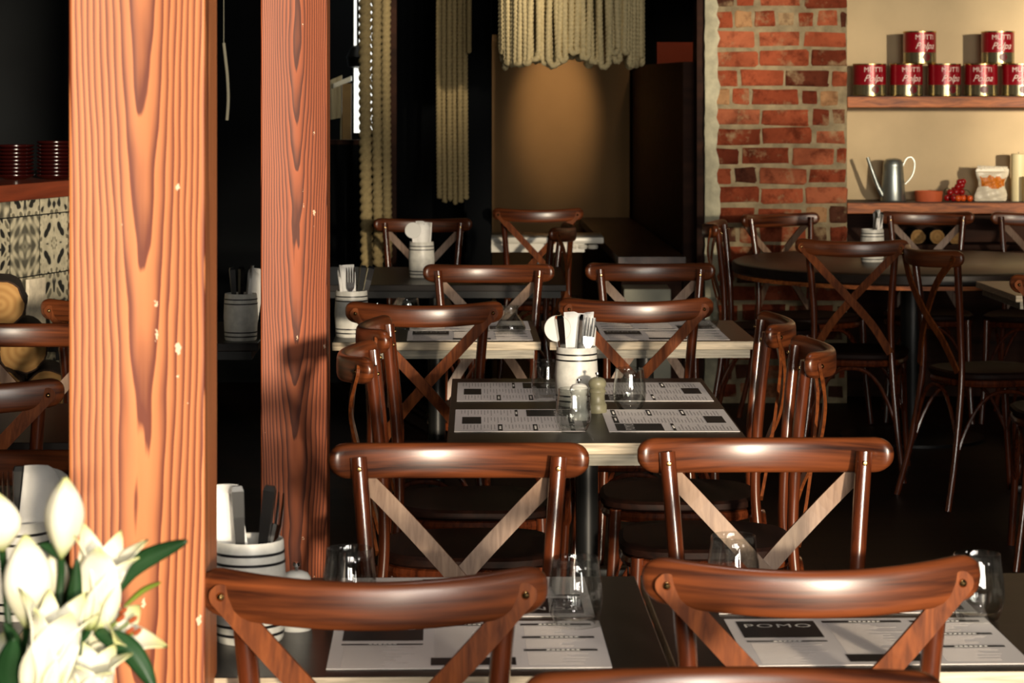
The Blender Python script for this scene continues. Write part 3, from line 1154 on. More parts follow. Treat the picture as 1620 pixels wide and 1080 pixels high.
def make_napkin(w, h):
    """paper napkin folded twice and slightly curled, cut top corner"""
    b = MB()
    for layer in range(3):
        o_ = layer * .0035
        def fn(u, v, o_=o_, layer=layer):
            x = (u - .5) * w * (1 - .25 * (1 - v))
            zz = v * h
            if layer == 0:
                zz -= max(0, u - .45) * .05 * v
            else:
                zz -= max(0, .45 - u) * .075 * v + layer * .004 * v
            return Vector((x, .022 * (1 - ((u - .5) * 2) ** 2) + o_ - .02 + .006 * v * math.sin(3 * u), zz))
        b.grid(fn, 10, 8)
    o = b.build('paper_napkin', M['napkin'], None, solid=.0012, auto=50)
    return tag(o, 'x', 'napkin')


POT = Maker(make_pot(), 'white banded cutlery pots')
KB = Maker(make_knife(True), 'black-handled knives in the pots')
KS = Maker(make_knife(False), 'steel knives in the pots')
FK = Maker(make_fork(), 'forks in the pots')
NP = Maker(make_napkin(.062, .205), 'folded white napkins in the pots')


def put_in(mk, px_, y, x, dy, tiltx, tilty, rz, label):
    # stands on the pot floor, leaning by the given angles
    return mk.put((px_ + x, y + dy, TOP + .0085), Euler((math.radians(tiltx), math.radians(tilty), math.radians(rz))), label)


def pot(px, d, where, items):
    x = (px - CX) * d / F
    POT.put((x, d, TOP), random.uniform(0, 6), 'white cutlery pot with black double bands, ' + where)
    for it in items:
        k, args, lab = it
        put_in({'kb': KB, 'ks': KS, 'f': FK, 'n': NP}[k], x, d, *args, lab)


w = 'in the pot at the left chair of the nearest table'
pot(394, 3.40, 'behind the left chair on the nearest table', [
    ('n', (-.012, .012, 4, -11, 12), 'upright folded napkin ' + w),
    ('kb', (-.004, -.018, 2, -3, 10), 'left black-handled knife ' + w),
    ('kb', (.006, -.012, 0, 7, -10), 'right black-handled knife ' + w),
    ('f', (.012, .0, 2, 9, -20), 'fork leaning right ' + w)])
w = 'in the pot on the middle table'
pot(912, 5.86, 'standing between the four menus of the middle table', [
    ('n', (.002, .016, -2, 0, 0), 'broad napkin at the back ' + w),
    ('ks', (-.004, -.012, 0, 12, 60), 'upright steel knife ' + w),
    ('f', (.010, -.006, 0, 7, 0), 'steel fork ' + w),
    ('ks', (-.020, -.010, 0, -7, 30), 'short steel knife leaning left ' + w),
    ('n', (.010, .0, 2, 15, 80), 'rolled napkin leaning right ' + w)])
w = 'in the pot right of the red-brown post'
pot(556, 7.43, 'on the third table right of the red-brown post', [
    ('n', (-.014, .010, 2, -7, 50), 'napkin ' + w),
    ('f', (-.002, -.012, 0, 0, 0), 'fork ' + w),
    ('kb', (.006, -.006, 0, 9, 20), 'black-handled knife ' + w),
    ('ks', (.012, .006, 0, 14, 20), 'steel knife leaning right ' + w)])
w = 'in the pot between the two timber posts'
pot(381, 7.33, 'between the two timber posts', [
    ('n', (.012, .006, 2, 10, 60), 'napkin leaning right ' + w),
    ('kb', (-.012, 0, 0, -4, 20), 'black-handled knife ' + w),
    ('kb', (-.004, .01, 0, 2, 50), 'second black-handled knife ' + w)])
w = 'in the rear pot on the dim black table'
pot(667, 9.68, 'farthest back on the dim black table', [
    ('n', (.002, .008, 0, 2, 0), 'broad napkin ' + w),
    ('kb', (.0, .02, 0, 2, 0), 'black-handled knife ' + w)])
w = 'in the pot on the round table'
pot(1380, 10.50, 'on the round table', [
    ('n', (.014, .004, 0, 8, 70), 'napkin ' + w),
    ('ks', (-.002, -.010, 0, 9, 30), 'steel knife ' + w),
    ('kb', (-.006, -.008, 0, 13, 10), 'black-handled knife ' + w)])
w = 'in the pot hidden behind the lilies'
pot(28, 3.55, 'half hidden behind the lilies at the left edge', [
    ('n', (.018, -.004, 2, 9, -8), 'big white napkin ' + w),
    ('f', (-.012, -.01, 0, -3, 20), 'fork ' + w),
    ('kb', (.0, -.008, 0, 1, 20), 'black-handled knife ' + w)])


# white round paddle (table marker) standing in a pot
def make_paddle(label, x, d, tilt):
    t = thing('table_paddle', label, 'paddle', (x, d, TOP + .0085), 0, 'round white table paddles')
    t.rotation_euler = (0, math.radians(tilt), 0)
    b = MB()
    b.box(-.007, .007, -.002, .002, 0, .150)
    b.build('stem', M['napkin'], t, smooth=False)
    b = MB()
    b.lathe([(0, -.003), (.030, -.003), (.031, -.0015), (.031, .0015), (.030, .003), (0, .003)], 36)
    o = b.build('disc', M['pot'], t)
    o.rotation_euler = (PI / 2, 0, 0)
    o.location = (0, -.006, .172)


make_paddle('round white paddle leaning left out of the pot on the middle table', .149 - .014, 5.85, -10)
make_paddle('round white paddle leaning left out of the rear pot', -.346 - .012, 9.67, -7)


# ------------------------------------------------------------------ glasses
def make_glass():
    b = MB()
    b.lathe([(0, .0), (.024, 0), (.029, .003), (.036, .018), (.0385, .034), (.037, .055), (.0335, .078), (.0322, .092),
             (.0315, .0928), (.0308, .092), (.0322, .077), (.0356, .055), (.037, .034), (.0345, .02), (.028, .012), (.02, .009), (0, .0085)], 40)
    o = b.build('drinking_glass', M['glass'], None, auto=0)
    return tag(o, 'x', 'glass')


GL = Maker(make_glass(), 'stemless drinking glasses')
for px, d, lab in (
        (910, 3.49, 'empty glass on the near left table, right beside the left chair rail'),
        (553, 3.56, 'empty glass on the near left table, rim showing above the left chair rail'),
        (1160, 3.66, 'empty glass on the near right table, rim showing above the right chair rail'),
        (1546, 3.52, 'empty glass at the right end of the right chair rail'),
        (907, 5.41, 'empty glass in front of the white pot on the middle table'),
        (996, 5.79, 'empty glass right of the pepper mill on the middle table'),
        (866, 5.95, 'empty glass left of the white pot on the middle table'),
        (1118, 7.66, 'empty glass at the right screw of the right third-row chair'),
        (645, 7.66, 'empty glass behind the left third-row chair rail')):
    GL.put(((px - CX) * d / F, d, TOP), 0, lab)
b = MB()
b.lathe([(0, 0), (.034, 0), (.042, .006), (.045, .018), (.036, .036), (.020, .056), (.019, .066), (.026, .082), (.025, .0825), (.018, .066), (.019, .056),
         (.035, .035), (.043, .018), (.040, .009), (0, .006)], 40)
o = b.build('glass_carafe', M['glass'], None, auto=0)
o.location = ((808 - CX) * 7.5 / F, 7.52, TOP)
tag(o, 'small narrow-necked glass carafe on the third table', 'carafe')


# ------------------------------------------------------------------ salt and pepper
def make_mill(mat, cat, name):
    t = thing(name, 'x', cat)
    b = MB()
    b.lathe([(0, 0), (.0205, 0), (.0215, .002), (.0215, .018), (.0195, .021), (.0175, .026), (.0165, .036), (.0175, .044), (.0195, .047),
             (.0185, .052), (.0165, .055), (.0185, .058), (.0205, .064), (.0195, .071), (.0155, .077), (.008, .080), (0, .080)], 28)
    b.build('body', mat, t)
    b = MB()
    b.lathe([(0, .079), (.0025, .079), (.0025, .085), (.005, .087), (.0045, .091), (0, .092)], 14)
    b.build('knob', M['chrome'], t)
    return t


SA = Maker(make_mill(M['salt'], 'salt mill', 'salt_mill'), 'white salt mills')
for px, d, lab in ((469, 3.46, 'white salt mill with a metal knob, behind the left chair rail on the near table'),
                   (916, 5.60, 'white salt mill just behind the front glass on the middle table'),
                   (597, 7.50, 'white salt mill beside the pot on the third table')):
    SA.put(((px - CX) * d / F, d, TOP), 0, lab)
PE = make_mill(M['pepper'], 'pepper mill', 'pepper_mill')
PE.location = ((945 - CX) * 5.72 / F, 5.72, TOP)
tag(PE, 'olive-grey wooden pepper mill beside the white pot on the middle table', 'pepper mill')

# ------------------------------------------------------------------ shelves and their things
SD = 11.72
def shelf(zt_, label):
    t = thing('timber_shelf', label, 'shelf', (0, 0, zt_))
    b = MB()
    b.box(BX1 + .004, 3.4, SD, 12.0, -.053, -.003, bevel=.003)
    b.build('board', M['shelf'], t, smooth=False)
    b = MB()
    b.box(BX1 + .004, 3.4, SD + .003, 12.0, -.003, 0)
    b.build('top_face', M['shelf_top'], t, smooth=False)


ZS1 = H - (152 - CY) * SD / F
ZS2 = H - (320 - CY) * SD / F
shelf(ZS1, 'upper reddish timber shelf carrying the red cans')
shelf(ZS2, 'lower reddish timber shelf carrying the watering can')


def make_can():
    t = thing('food_can', 'x', 'can')
    r, h = .0765, .150
    b = MB()
    b.lathe([(0, .004), (r - .002, .004), (r, .006), (r, .052)], 48, mi=1)
    b.lathe([(r, .052), (r, .145), (r - .003, .147), (r - .006, .143), (0, .143)], 48, mi=0)
    b.build('body', [M['can_red'], M['can_pale']], t)
    for z in (.003, .1475):
        b = MB()
        b.lathe([(r - .003, z - .003), (r + .0012, z - .003), (r + .0018, z), (r + .0012, z + .003), (r - .003, z + .003)], 48, closed=True)
        b.build('rim', M['can_metal'], t)
    def wrap(me, cx, cz, rad):
        for v in me.vertices:
            a = (v.co.x + cx) / rad
            v.co = Vector((rad * math.sin(a), -rad * math.cos(a), cz + v.co.y))
        return me
    for body, size, cx, cz, sh, nm in (('MUTTI', .032, .010, .112, 0, 'brand_lettering'), ('Polpa', .044, .010, .068, .45, 'script_lettering')):
        me = wrap(text_mesh(body, size, sh), cx, cz, r + .0012)
        me.materials.clear()
        me.materials.append(M['can_text'])
        o = bpy.data.objects.new(nm, me)
        COL.objects.link(o)
        o.parent = t
    b = MB()
    def tom(u, v):
        a = (u - .5) * .5 + .22
        zz = .03 + (v - .5) * .036 * math.sqrt(max(.02, 1 - (2 * u - 1) ** 2))
        return Vector(((r + .0009) * math.sin(a), -(r + .0009) * math.cos(a), zz))
    b.grid(tom, 14, 4)
    b.build('tomato_print', M['can_dark'], t, recalc=False)
    return t


CAN = Maker(make_can(), 'red food cans on the upper shelf')
cs = 11.85 / F
xs = [(1372 - CX) * cs + .006, (1432 - CX) * cs, (1492 - CX) * cs, (1550 - CX) * cs, (1609 - CX) * cs]
labs = ['red can at the left end of the shelf row', 'red can second from left in the shelf row', 'middle red can of the shelf row',
        'red can fourth from left in the shelf row', 'red can fifth from left, cut by the right edge']
for i, (x, lab) in enumerate(zip(xs, labs)):
    CAN.put((x, 11.82, ZS1 + .0003), random.uniform(-.25, .25), lab)
CAN.put((xs[1] + .063, 11.82, ZS1 + .1512), .05, 'red can stacked on top, left one of the two upper cans')
CAN.put((xs[3] + .079, 11.82, ZS1 + .1512), -.08, 'red can stacked on top, right one of the two upper cans')

# watering can
x = (1412 - CX) * cs
t = thing('watering_can', 'tall galvanised metal watering can with a long thin spout', 'watering can', (x, 11.83, ZS2))
b = MB()
b.lathe([(0, 0), (.058, 0), (.060, .004), (.058, .01), (.046, .165), (.047, .170), (.045, .175), (.0445, .182), (.036, .195), (.02, .200), (0, .201)], 36)
b.build('body', M['galv'], t)
b = MB()
b.tube(bez([(-.05, -.01, .025), (-.075, -.012, .075), (-.103, -.014, .15), (-.122, -.016, .205)], 6), [.013] * 6 + [.010] * 6 + [.008] * 7, 12)
b.build('spout', M['galv'], t)
b = MB()
pth = bez([(.044, 0, .165), (.062, 0, .2), (.086, 0, .205), (.10, 0, .175), (.088, 0, .12), (.055, 0, .08)], 6)
secs = []
for i, p in enumerate(pth):
    tt = (pth[min(i + 1, len(pth) - 1)] - pth[max(i - 1, 0)]).normalized()
    secs.append((p, Vector((0, .010, 0)), tt.cross(Vector((0, 1, 0))) * .002))
b.ribbon(secs)
b.build('handle', M['galv'], t, smooth=False)

# terracotta dish
b = MB()
b.lathe([(0, 0), (.062, 0), (.066, .046), (.066, .048), (.061, .048), (.058, .006), (0, .006)], 40)
o = b.build('terracotta_dish', M['terracotta'])
o.location = ((1468 - CX) * cs, 11.83, ZS2)
tag(o, 'shallow terracotta dish right of the watering can', 'dish')

# tomato bunch
t = thing('tomato_bunch', 'bunch of dark red and orange cherry tomatoes on the lower shelf', 'tomatoes', ((1516 - CX) * cs, 11.83, ZS2))
rnd = random.Random(21)
spots = [(-.055, 0, .016), (-.03, -.03, .016), (-.028, .02, .016), (0.0, .01, .017), (-.042, -.005, .042), (-.015, -.005, .044), (.012, .0, .044),
         (-.005, .0, .068), (.012, .0, .074), (.018, .0, .092), (.004, .002, .089), (.03, .015, .017), (-.02, .01, .052)]
b0 = None
for i, s in enumerate(spots):
    if b0 is None:
        b = MB()
        b.lathe([(0, -.015), (.009, -.0135), (.0155, -.006), (.0165, .002), (.013, .011), (.006, .0145), (0, .0135)], 20)
        b0 = b.build('tomato', M['tomato'], t)
        b0.location = s
    else:
        o = b0.copy(); COL.objects.link(o); o.location = s
for s in ((-.012, -.045, .016), (.012, -.04, .016), (.045, -.03, .015)):
    b = MB()
    b.lathe([(0, -.014), (.008, -.013), (.014, -.006), (.015, .002), (.012, .010), (.005, .0135), (0, .0125)], 20)
    o = b.build('tomato', M['tomato_o'], t)
    o['label'] = 'orange tomato'
    o.location = s
b = MB()
b.tube(bez([(-.06, .0, .03), (-.03, 0, .055), (0, 0, .08), (.02, 0, .105)], 5), .0025, 6)
b.tube(bez([(-.03, 0, .05), (-.06, -.01, .06), (-.075, -.01, .04)], 5), .002, 6)
b.tube(bez([(.0, 0, .05), (.04, -.01, .05), (.06, -.02, .01)], 5), .002, 6)
b.build('stalk', M['stalk'], t)

# pasta bag
t = thing('pasta_bag', 'white plastic bag with a golden pasta window, leaning on the lower shelf', 'bag', ((1565 - CX) * cs, 11.82, ZS2), .12)
b = MB()
def bag(u, v, s):
    wd = .076 * (1 - .1 * math.sin(PI * v)) + (.006 * math.sin(9 * v))
    x_ = (u - .5) * 2 * wd + .010 * v
    bul = .030 * math.sin(PI * min(1, u * 1.0)) ** .6 * math.sin(PI * min(.93, max(0, v * .9 + .08))) ** .7
    wr = .003 * math.sin(17 * u + 9 * v) + .002 * math.sin(31 * v - 8 * u)
    return Vector((x_, s * (bul + wr * (1 if .05 < v < .9 else 0)) * (1 if v < .9 else .3), v * .150 + .002))
win = lambda u, v: 1 if (.08 < u < .95 and .42 + .05 * math.sin(u * 8) < v < .78 - .16 * abs(u - .45) + .03 * math.sin(u * 21)) else 0
b.grid(lambda u, v: bag(u, v, -1), 26, 26, mi_f=win)
b.grid(lambda u, v: bag(u, v, 1), 26, 26)
bmesh.ops.remove_doubles(b.bm, verts=b.bm.verts, dist=.0012)
b.build('bag_body', [M['bag'], M['pasta']], t)
b = MB()
b.grid(lambda u, v: Vector(((u - .5) * .145 + .01, .002 * math.sin(u * 40), .145 + v * .02 + .006 * (u - .5) * -1)), 40, 2)
b.build('crimped_seal', M['bag'], t, solid=.002)
# candles
for px, zz, r, hh, lab in ((1611, 11.85, .034, .222, 'tall cream pillar candle at the right end of the lower shelf'),
                           (1624, 11.775, .030, .118, 'short cream pillar candle in front of the tall one')):
    t = thing('pillar_candle', lab, 'candle', ((px - CX) * cs, zz, ZS2), 0, 'cream pillar candles')
    b = MB()
    b.lathe([(0, 0), (r, 0), (r, hh - .004), (r - .004, hh), (r * .5, hh - .004), (0, hh - .006)], 32)
    b.build('wax', M['wax'], t)
    b = MB()
    b.tube([(0, 0, hh - .008), (.001, 0, hh + .008)], .0012, 6)
    b.build('wick', M['ink'], t)


# logs
def make_log(r, ln):
    b = MB()
    rnd = random.Random(2)
    n = 26
    rr = [r * (1 + rnd.uniform(-.05, .05)) for _ in range(n)]
    A = [b.bm.verts.new((rr[k] * math.cos(2 * PI * k / n), 0, rr[k] * math.sin(2 * PI * k / n))) for k in range(n)]
    B = [b.bm.verts.new((rr[k] * math.cos(2 * PI * k / n), ln, rr[k] * math.sin(2 * PI * k / n))) for k in range(n)]
    A2 = [b.bm.verts.new((v.co.x * .93, -.001, v.co.z * .93)) for v in A]
    for k in range(n):
        j = (k + 1) % n
        b.face((A[k], B[k], B[j], A[j]), 0)
        b.face((A2[k], A[k], A[j], A2[j]), 0)
    b.face(A2, 1)
    b.face(B, 1)
    return tag(b.build('firewood_log', [M['bark'], M['log_end']], None, auto=50), 'x', 'log')


b = MB()
b.box(BX1 + .01, 2.6, 11.74, 11.95, .705, .73, bevel=.002)
tag(b.build('low_shelf', M['brown']), 'dark low shelf board under the lower timber shelf, holding logs', 'shelf')
LS = Maker(make_log(.036, .19), 'small logs under the shelf')
for i, (px, lab) in enumerate(((1447, 'small log end, first of three under the lower shelf'), (1477, 'small log end, second of three under the lower shelf'),
                               (1506, 'small log end, third of three under the lower shelf'))):
    LS.put(((px - CX) * cs, 11.75, .7655), Euler((0, i * 1.1, 0)), lab)

# ------------------------------------------------------------------ bar counter with patchwork tiles, logs and plates
CD = Vector((.307, .952, 0)).normalized()
CP = Vector((-1.575, 8.4, 0))
cang = math.atan2(CD.y, CD.x)
t = thing('bar_counter', 'bar counter faced with grey patchwork tiles, left of the wide post', 'counter', CP, cang)
b = MB()
lay = b.bm.faces.layers.float.new('tile_id')
uvl = b.bm.loops.layers.uv.new('UVMap')
rnd = random.Random(17)
ZT = 1.155 - .055
for i in range(-9, 7):
    for j in range(0, 6):
        z1 = ZT - .055 + .2 - .2 * j
        z0 = max(0, z1 - .2)
        z1c = min(z1, ZT)
        xa_, xb_ = i * .2 + .012, i * .2 + .2 + .012
        vs = [b.bm.verts.new(v) for v in ((xa_ + .002, 0, z0 + .002), (xb_ - .002, 0, z0 + .002), (xb_ - .002, 0, z1c - .002), (xa_ + .002, 0, z1c - .002))]
        f = b.face(vs)
        f[lay] = rnd.random()
        va, vb = (z0 - (z1 - .2)) / .2, (z1c - (z1 - .2)) / .2
        for lp, uv in zip(f.loops, ((0, va), (1, va), (1, vb), (0, vb))):
            lp[uvl].uv = uv
tl = b.build('tile_facing', M['tile'], t, smooth=False, recalc=False)
b = MB()
b.box(-1.8, 1.25, .002, .5, 0, ZT)
b.build('carcass', M['black_wall'], t, smooth=False)
b = MB()
b.box(-1.82, 1.27, -.03, .55, ZT, ZT + .055, bevel=.004)
b.build('countertop', M['counter_edge'], t, smooth=False)
# one pale tile standing in front
b = MB()
b.box(0, .115, -.012, 0, 0, .84, bevel=.001)
o = b.build('pale_tile_panel', plain('pale_patterned_tile', srgb(226, 214, 190), 0.5, var=0.22, scale=34))
o.location = CP + CD * -.12 + Vector((CD.y, -CD.x, 0)) * .02
o.rotation_euler = (0, 0, cang)
tag(o, 'pale narrow patterned tile panel leaning on the counter front behind the logs', 'tile panel')
LG = Maker(make_log(.075, .28), 'split logs piled before the tiled counter')
def logat(px, py, d, k, lab):
    p = P(px, py, d)
    LG.put(p, Euler((0, k, .17)), lab)
logat(0, 482, 7.66, .2, 'topmost log of the pile left of the wide post')
logat(-42, 552, 7.56, 1.2, 'log under the topmost one at the left picture edge')
logat(36, 552, 7.70, 2.4, 'log right below the topmost one, before the pale tile panel')
logat(-80, 622, 7.50, 2.9, 'log of the bottom row cut by the left picture edge')
logat(-2, 622, 7.62, .9, 'middle log of the bottom row, partly behind the chair')
logat(76, 624, 7.74, 1.9, 'last log of the bottom row beside the wide post')
t = thing('log_rack', 'black stand holding the log pile off the floor', 'stand', P(0, 661, 7.64))
zr = t.location.z
b = MB()
b.box(-.26, .26, -.18, .22, -.03, 0.0)
b.build('tray', M['steel'], t, smooth=False)
for sx in (-.24, .24):
    for sy in (-.16, .2):
        b = MB()
        b.tube([(sx, sy, -zr), (sx, sy, -.02)], .01, 8)
        b.build('leg', M['steel'], t)
# stacked plates on the counter
def make_plate():
    b = MB()
    b.lathe([(0, 0), (.034, 0), (.058, .009), (.064, .014), (.064, .017), (.057, .013), (.034, .004), (0, .004)], 40)
    return tag(b.build('small_plate', M['plate']), 'x', 'plate')
PL = Maker(make_plate(), 'dark red plates stacked on the bar counter')
ORD = ['first', 'second', 'third', 'fourth', 'fifth', 'sixth', 'seventh', 'eighth', 'ninth', 'tenth']
for s, (px, n, nm) in enumerate(((18, 9, 'left'), (82, 10, 'right'))):
    for k in range(n):
        xx = (px - CX) * 8.55 / F
        PL.put((xx, 8.62, 1.155 + .0003 + k * .0125), k * .7,
               'dark red glazed plate, %s from the bottom of the %s stack on the bar counter' % (ORD[k], nm))


# ------------------------------------------------------------------ ropes
def rope_path(b, pts, r, seg=12):
    b.tube(pts, r, seg, lobes=3, depth=.17, twist=1.5 / r)


def straight(x, y, z0, z1, step=.012, sway=0.0):
    out, z = [], z1
    while z > z0:
        out.append((x + sway * math.sin(z * 3), y + sway * math.cos(z * 2.3), z))
        z -= step * .6 if z < 1.95 else .04
    out.append((x, y, z0))
    return out


# rope pendant
t = thing('rope_pendant', 'hanging lamp shade of looped cream ropes above the marble table', 'pendant', (.25, 10.55, 0))
b = MB()
R_ = .285
b.tube([(R_ * math.cos(2 * PI * k / 48), R_ * math.sin(2 * PI * k / 48), 2.32) for k in range(49)], .008, 8, cap=False)
for k in range(4):
    a = k * PI / 2
    b.tube([(R_ * math.cos(a), R_ * math.sin(a), 2.32), (0, 0, 2.5)], .004, 6)
b.tube([(0, 0, 2.5), (0, 0, 3.3)], .004, 6)
b.build('hoop', M['steel'], t)
rnd = random.Random(12)
NL = 44
for k in range(NL):
    a0 = 2 * PI * k / NL + rnd.uniform(-.03, .03)
    da = rnd.uniform(.038, .065)
    zb_ = 1.565 + rnd.uniform(-.02, .045)
    rr = R_ + rnd.uniform(-.014, .014)
    half = rr * da
    def pt(a, z):
        return (rr * math.cos(a), rr * math.sin(a), z)
    pts = []
    zz = 2.32
    while zz > zb_ + half:
        pts.append(pt(a0 - da + .02 * math.sin(zz * 7 + k), zz)); zz -= .005 if zz < 1.92 else .03
    for q in range(13):
        th = PI + PI * q / 12
        pts.append(pt(a0 + da * math.cos(th), zb_ + half + half * math.sin(th) * 1.0))
    zz = zb_ + half
    while zz < 2.32:
        pts.append(pt(a0 + da + .02 * math.sin(zz * 6 + k), zz)); zz += .005 if zz < 1.92 else .03
    b = MB()
    rope_path(b, pts, .0125)
    b.build('rope_loop', M['rope'], t, auto=0)

# hanging ropes on the left
G = 'thick ropes hanging beside the window'
for i, (px, r, zb_, d, lab) in enumerate(((579, .026, .62, 11.2, 'thick pale hanging rope nearest the window'), (597, .022, .66, 11.3, 'second thick hanging rope right of the window'),
                                          (612, .02, .7, 11.4, 'third thick hanging rope right of the window'))):
    b = MB()
    rope_path(b, straight((px - CX) * d / F, d, zb_, 3.3, .014, .004), r, 15)
    tag(b.build('hanging_rope', M['rope_tan'], None, auto=0), lab, 'rope', G)
G = 'thin tan ropes hanging left of the black post'
nm = ['first', 'second', 'third', 'fourth', 'fifth', 'sixth']
for i in range(6):
    px = 695 + i * 8.4
    d = 11.55 + (i % 2) * .03
    b = MB()
    rope_path(b, straight((px - CX) * d / F, d, H - (312 + (i * 7) % 11 - CY) * d / F, 3.3, .008, .003), .0125, 12)
    tag(b.build('hanging_rope', M['rope_tan'], None, auto=0), 'thin tan hanging rope, %s of the six left of the black post' % nm[i], 'rope', G)
b = MB()
rope_path(b, straight((743 - CX) * 11.5 / F, 11.5, H - (82 - CY) * 11.5 / F, 3.3, .012, .002), .011, 12)
tag(b.build('hanging_rope', M['rope_tan'], None, auto=0), 'short tan rope ending high up at the edge of the black post', 'rope')
b = MB()
b.box((613 - CX) * 11.6 / F, (628 - CX) * 11.6 / F, 11.55, 11.6, 0, 3.3)
tag(b.build('timber_batten', M['brown'], smooth=False), 'narrow brown timber batten behind the thick ropes', 'batten')
b = MB()
b.tube(bez([P(354, 68, 8.6), P(357, 95, 8.6), P(360, 125, 8.6), P(361, 160, 8.6), P(359, 190, 8.6)], 8), .0055, 8)  # made-up tube standing in for a wavy pale streak of light
b.tube([P(354, 68, 8.6), P(354, 68, 8.6) + Vector((0, 0, 1.69))], .0015, 6)
tag(b.build('wavy_streak', M['streak']), 'short pale wavy cord added between the two timber posts as a light reflection', 'streak')

# made-up crate and dark silhouette outside the window
t = thing('stand_in_crate', 'pale planked crate behind the window, standing in for a mirrored table corner', 'crate', (0, 0, 0))
b = MB()
a_, c_ = P(508, 133, 13.0), P(541, 125, 13.0)
zb2 = H - (192 - CY) * 13.0 / F
b.ribbon([((a_.x, 13.0, (a_.z + zb2) / 2), (0, 0, (a_.z - zb2) / 2), (0, .015, 0)), ((c_.x, 13.0, (c_.z + zb2) / 2 + .02), (0, 0, (c_.z - zb2) / 2), (0, .015, 0))])
b.build('plank_side', M['crate'], t, smooth=False)
b = MB()
b.ribbon([(P(528, 136, 12.97), (0, 0, .012), (0, .04, 0)), (P(556, 124, 12.97), (0, 0, .012), (0, .04, 0))])
b.build('lid_edge', M['marble'], t, smooth=False)
b = MB()
p, q = P(549, 132, 12.98), P(547, 222, 12.98)
b.ribbon([((p.x, 12.98, p.z), (.023, 0, 0), (0, .02, 0)), ((q.x, 12.98, 0), (.020, 0, 0), (0, .02, 0))])
b.build('corner_post', M['crate_side'], t, smooth=False)
b = MB()
p, q = P(543, 180, 12.99), P(533, 226, 12.99)
b.ribbon([((p.x, 12.99, p.z), (.012, 0, 0), (0, .01, 0)), ((q.x, 12.99, 0), (.012, 0, 0), (0, .01, 0))])
b.build('leg', M['crate'], t, smooth=False)
t = thing('outdoor_lantern', 'dark lantern silhouette outside against the bright street', 'lantern', P(566, 90, 13.1))
b = MB()
b.lathe([(0, -.06), (.05, -.05), (.06, .0), (.035, .05), (.012, .06), (0, .06)], 18)
b.build('shade', M['steel'], t)
b = MB()
b.tube([(0, 0, .05), (0, 0, 1.6)], .006, 8)
b.build('cable', M['steel'], t)


# ------------------------------------------------------------------ lilies
LD = 2.3
def petal(b, ln, wd, open_, az, curl=1.0, mi=0):
    """petal along +Z leaning outwards"""
    ca, sa = math.cos(az), math.sin(az)
    def fn(u, v):
        prof = math.sin(PI * min(1, .08 + v * .92) ** .8) ** .75 if v < .999 else 0.02
        wv = wd * prof * (u - .5)
        ang = open_ * (v ** 1.6) * curl
        rad = ln * (v * math.sin(.12 + ang * .75)) + .004
        z = ln * v * math.cos(.12 + ang * .75)
        rad += -.35 * wd * (1 - (2 * u - 1) ** 2) * 0 + .25 * wd * (-(2 * u - 1) ** 2) * prof * .5
        rad += .03 * wd * math.sin(14 * v) * abs(2 * u - 1)
        return Vector((rad * ca - wv * sa, rad * sa + wv * ca, z))
    b.grid(fn, 8, 14, mi)


def aim(o, base, tip):
    dv = (Vector(tip) - Vector(base)).normalized()
    o.rotation_euler = dv.to_track_quat('Z', 'Y').to_euler()
    o.location = base


VX, VY, VZ = P(95, 1000, LD + .02).x, LD - .06, .74


def lily(label, base_px, tip_px, d, width_px, kind, stem=True, petals=6, open_=.5, roll=0.0):
    s = d / F
    base, tip = P(base_px[0], base_px[1], d), P(tip_px[0], tip_px[1], d - .01)
    ln = (tip - base).length
    wd = width_px * s
    t = thing('lily_stem', label, 'lily', base, 0, 'white lilies in the vase')
    if kind == 'bud':
        b = MB()
        n, m_ = 24, 18
        rings = []
        for i in range(m_ + 1):
            v = i / m_
            r = wd / 2 * (math.sin(PI * (v * .955 + .02) ** 1.05) ** .95) * 1.02
            rings.append([b.bm.verts.new((r * (1 + .11 * math.cos(3 * (2 * PI * k / n))) * math.cos(2 * PI * k / n),
                                          r * (1 + .11 * math.cos(3 * (2 * PI * k / n))) * math.sin(2 * PI * k / n), ln * v)) for k in range(n)])
        for r1, r2 in zip(rings, rings[1:]):
            for k in range(n):
                b.face((r1[k], r1[(k + 1) % n], r2[(k + 1) % n], r2[k]))
        b.face(list(reversed(rings[0]))); b.face(rings[-1])
        o = b.build('bud', M['lily'], t, auto=0)
        o.rotation_euler = (tip - base).to_track_quat('Z', 'Y').to_euler()
        o.location = (0, 0, 0)
    else:
        q = (tip - base).to_track_quat('Z', 'Y').to_euler()
        for k in range(petals):
            b = MB()
            petal(b, ln * (1.0 if k % 2 else .95), wd * (.86 if k % 2 else .66), open_ * (1 + .15 * math.sin(k * 2.1)), roll + 2 * PI * k / petals)
            o = b.build('petal', M['lily'], t, auto=0, solid=.0012)
            o.rotation_euler = q
        if open_ > .5:
            b = MB()
            for k in range(5):
                a = 2 * PI * k / 5
                e = Vector((.012 * math.cos(a), .012 * math.sin(a), ln * .72))
                b.tube([(0, 0, .01), e * .6, e], .0011, 6)
                b.lathe([(0, -.006), (.0025, -.003), (.0025, .003), (0, .006)], 8, e, mi=1)
            o = b.build('stamens', [M['leaf_light'], M['stamen']], t)
            o.rotation_euler = q
    b = MB()
    foot = Vector((VX + random.uniform(-.02, .02), VY + random.uniform(-.02, .02), .78)) - base
    dirn = (tip - base).normalized()
    b.tube(bez([(0, 0, 0), -dirn * .04, foot * .55 - dirn * .02, foot], 6), .0035, 8)
    b.build('stem', M['leaf'], t)
    return t


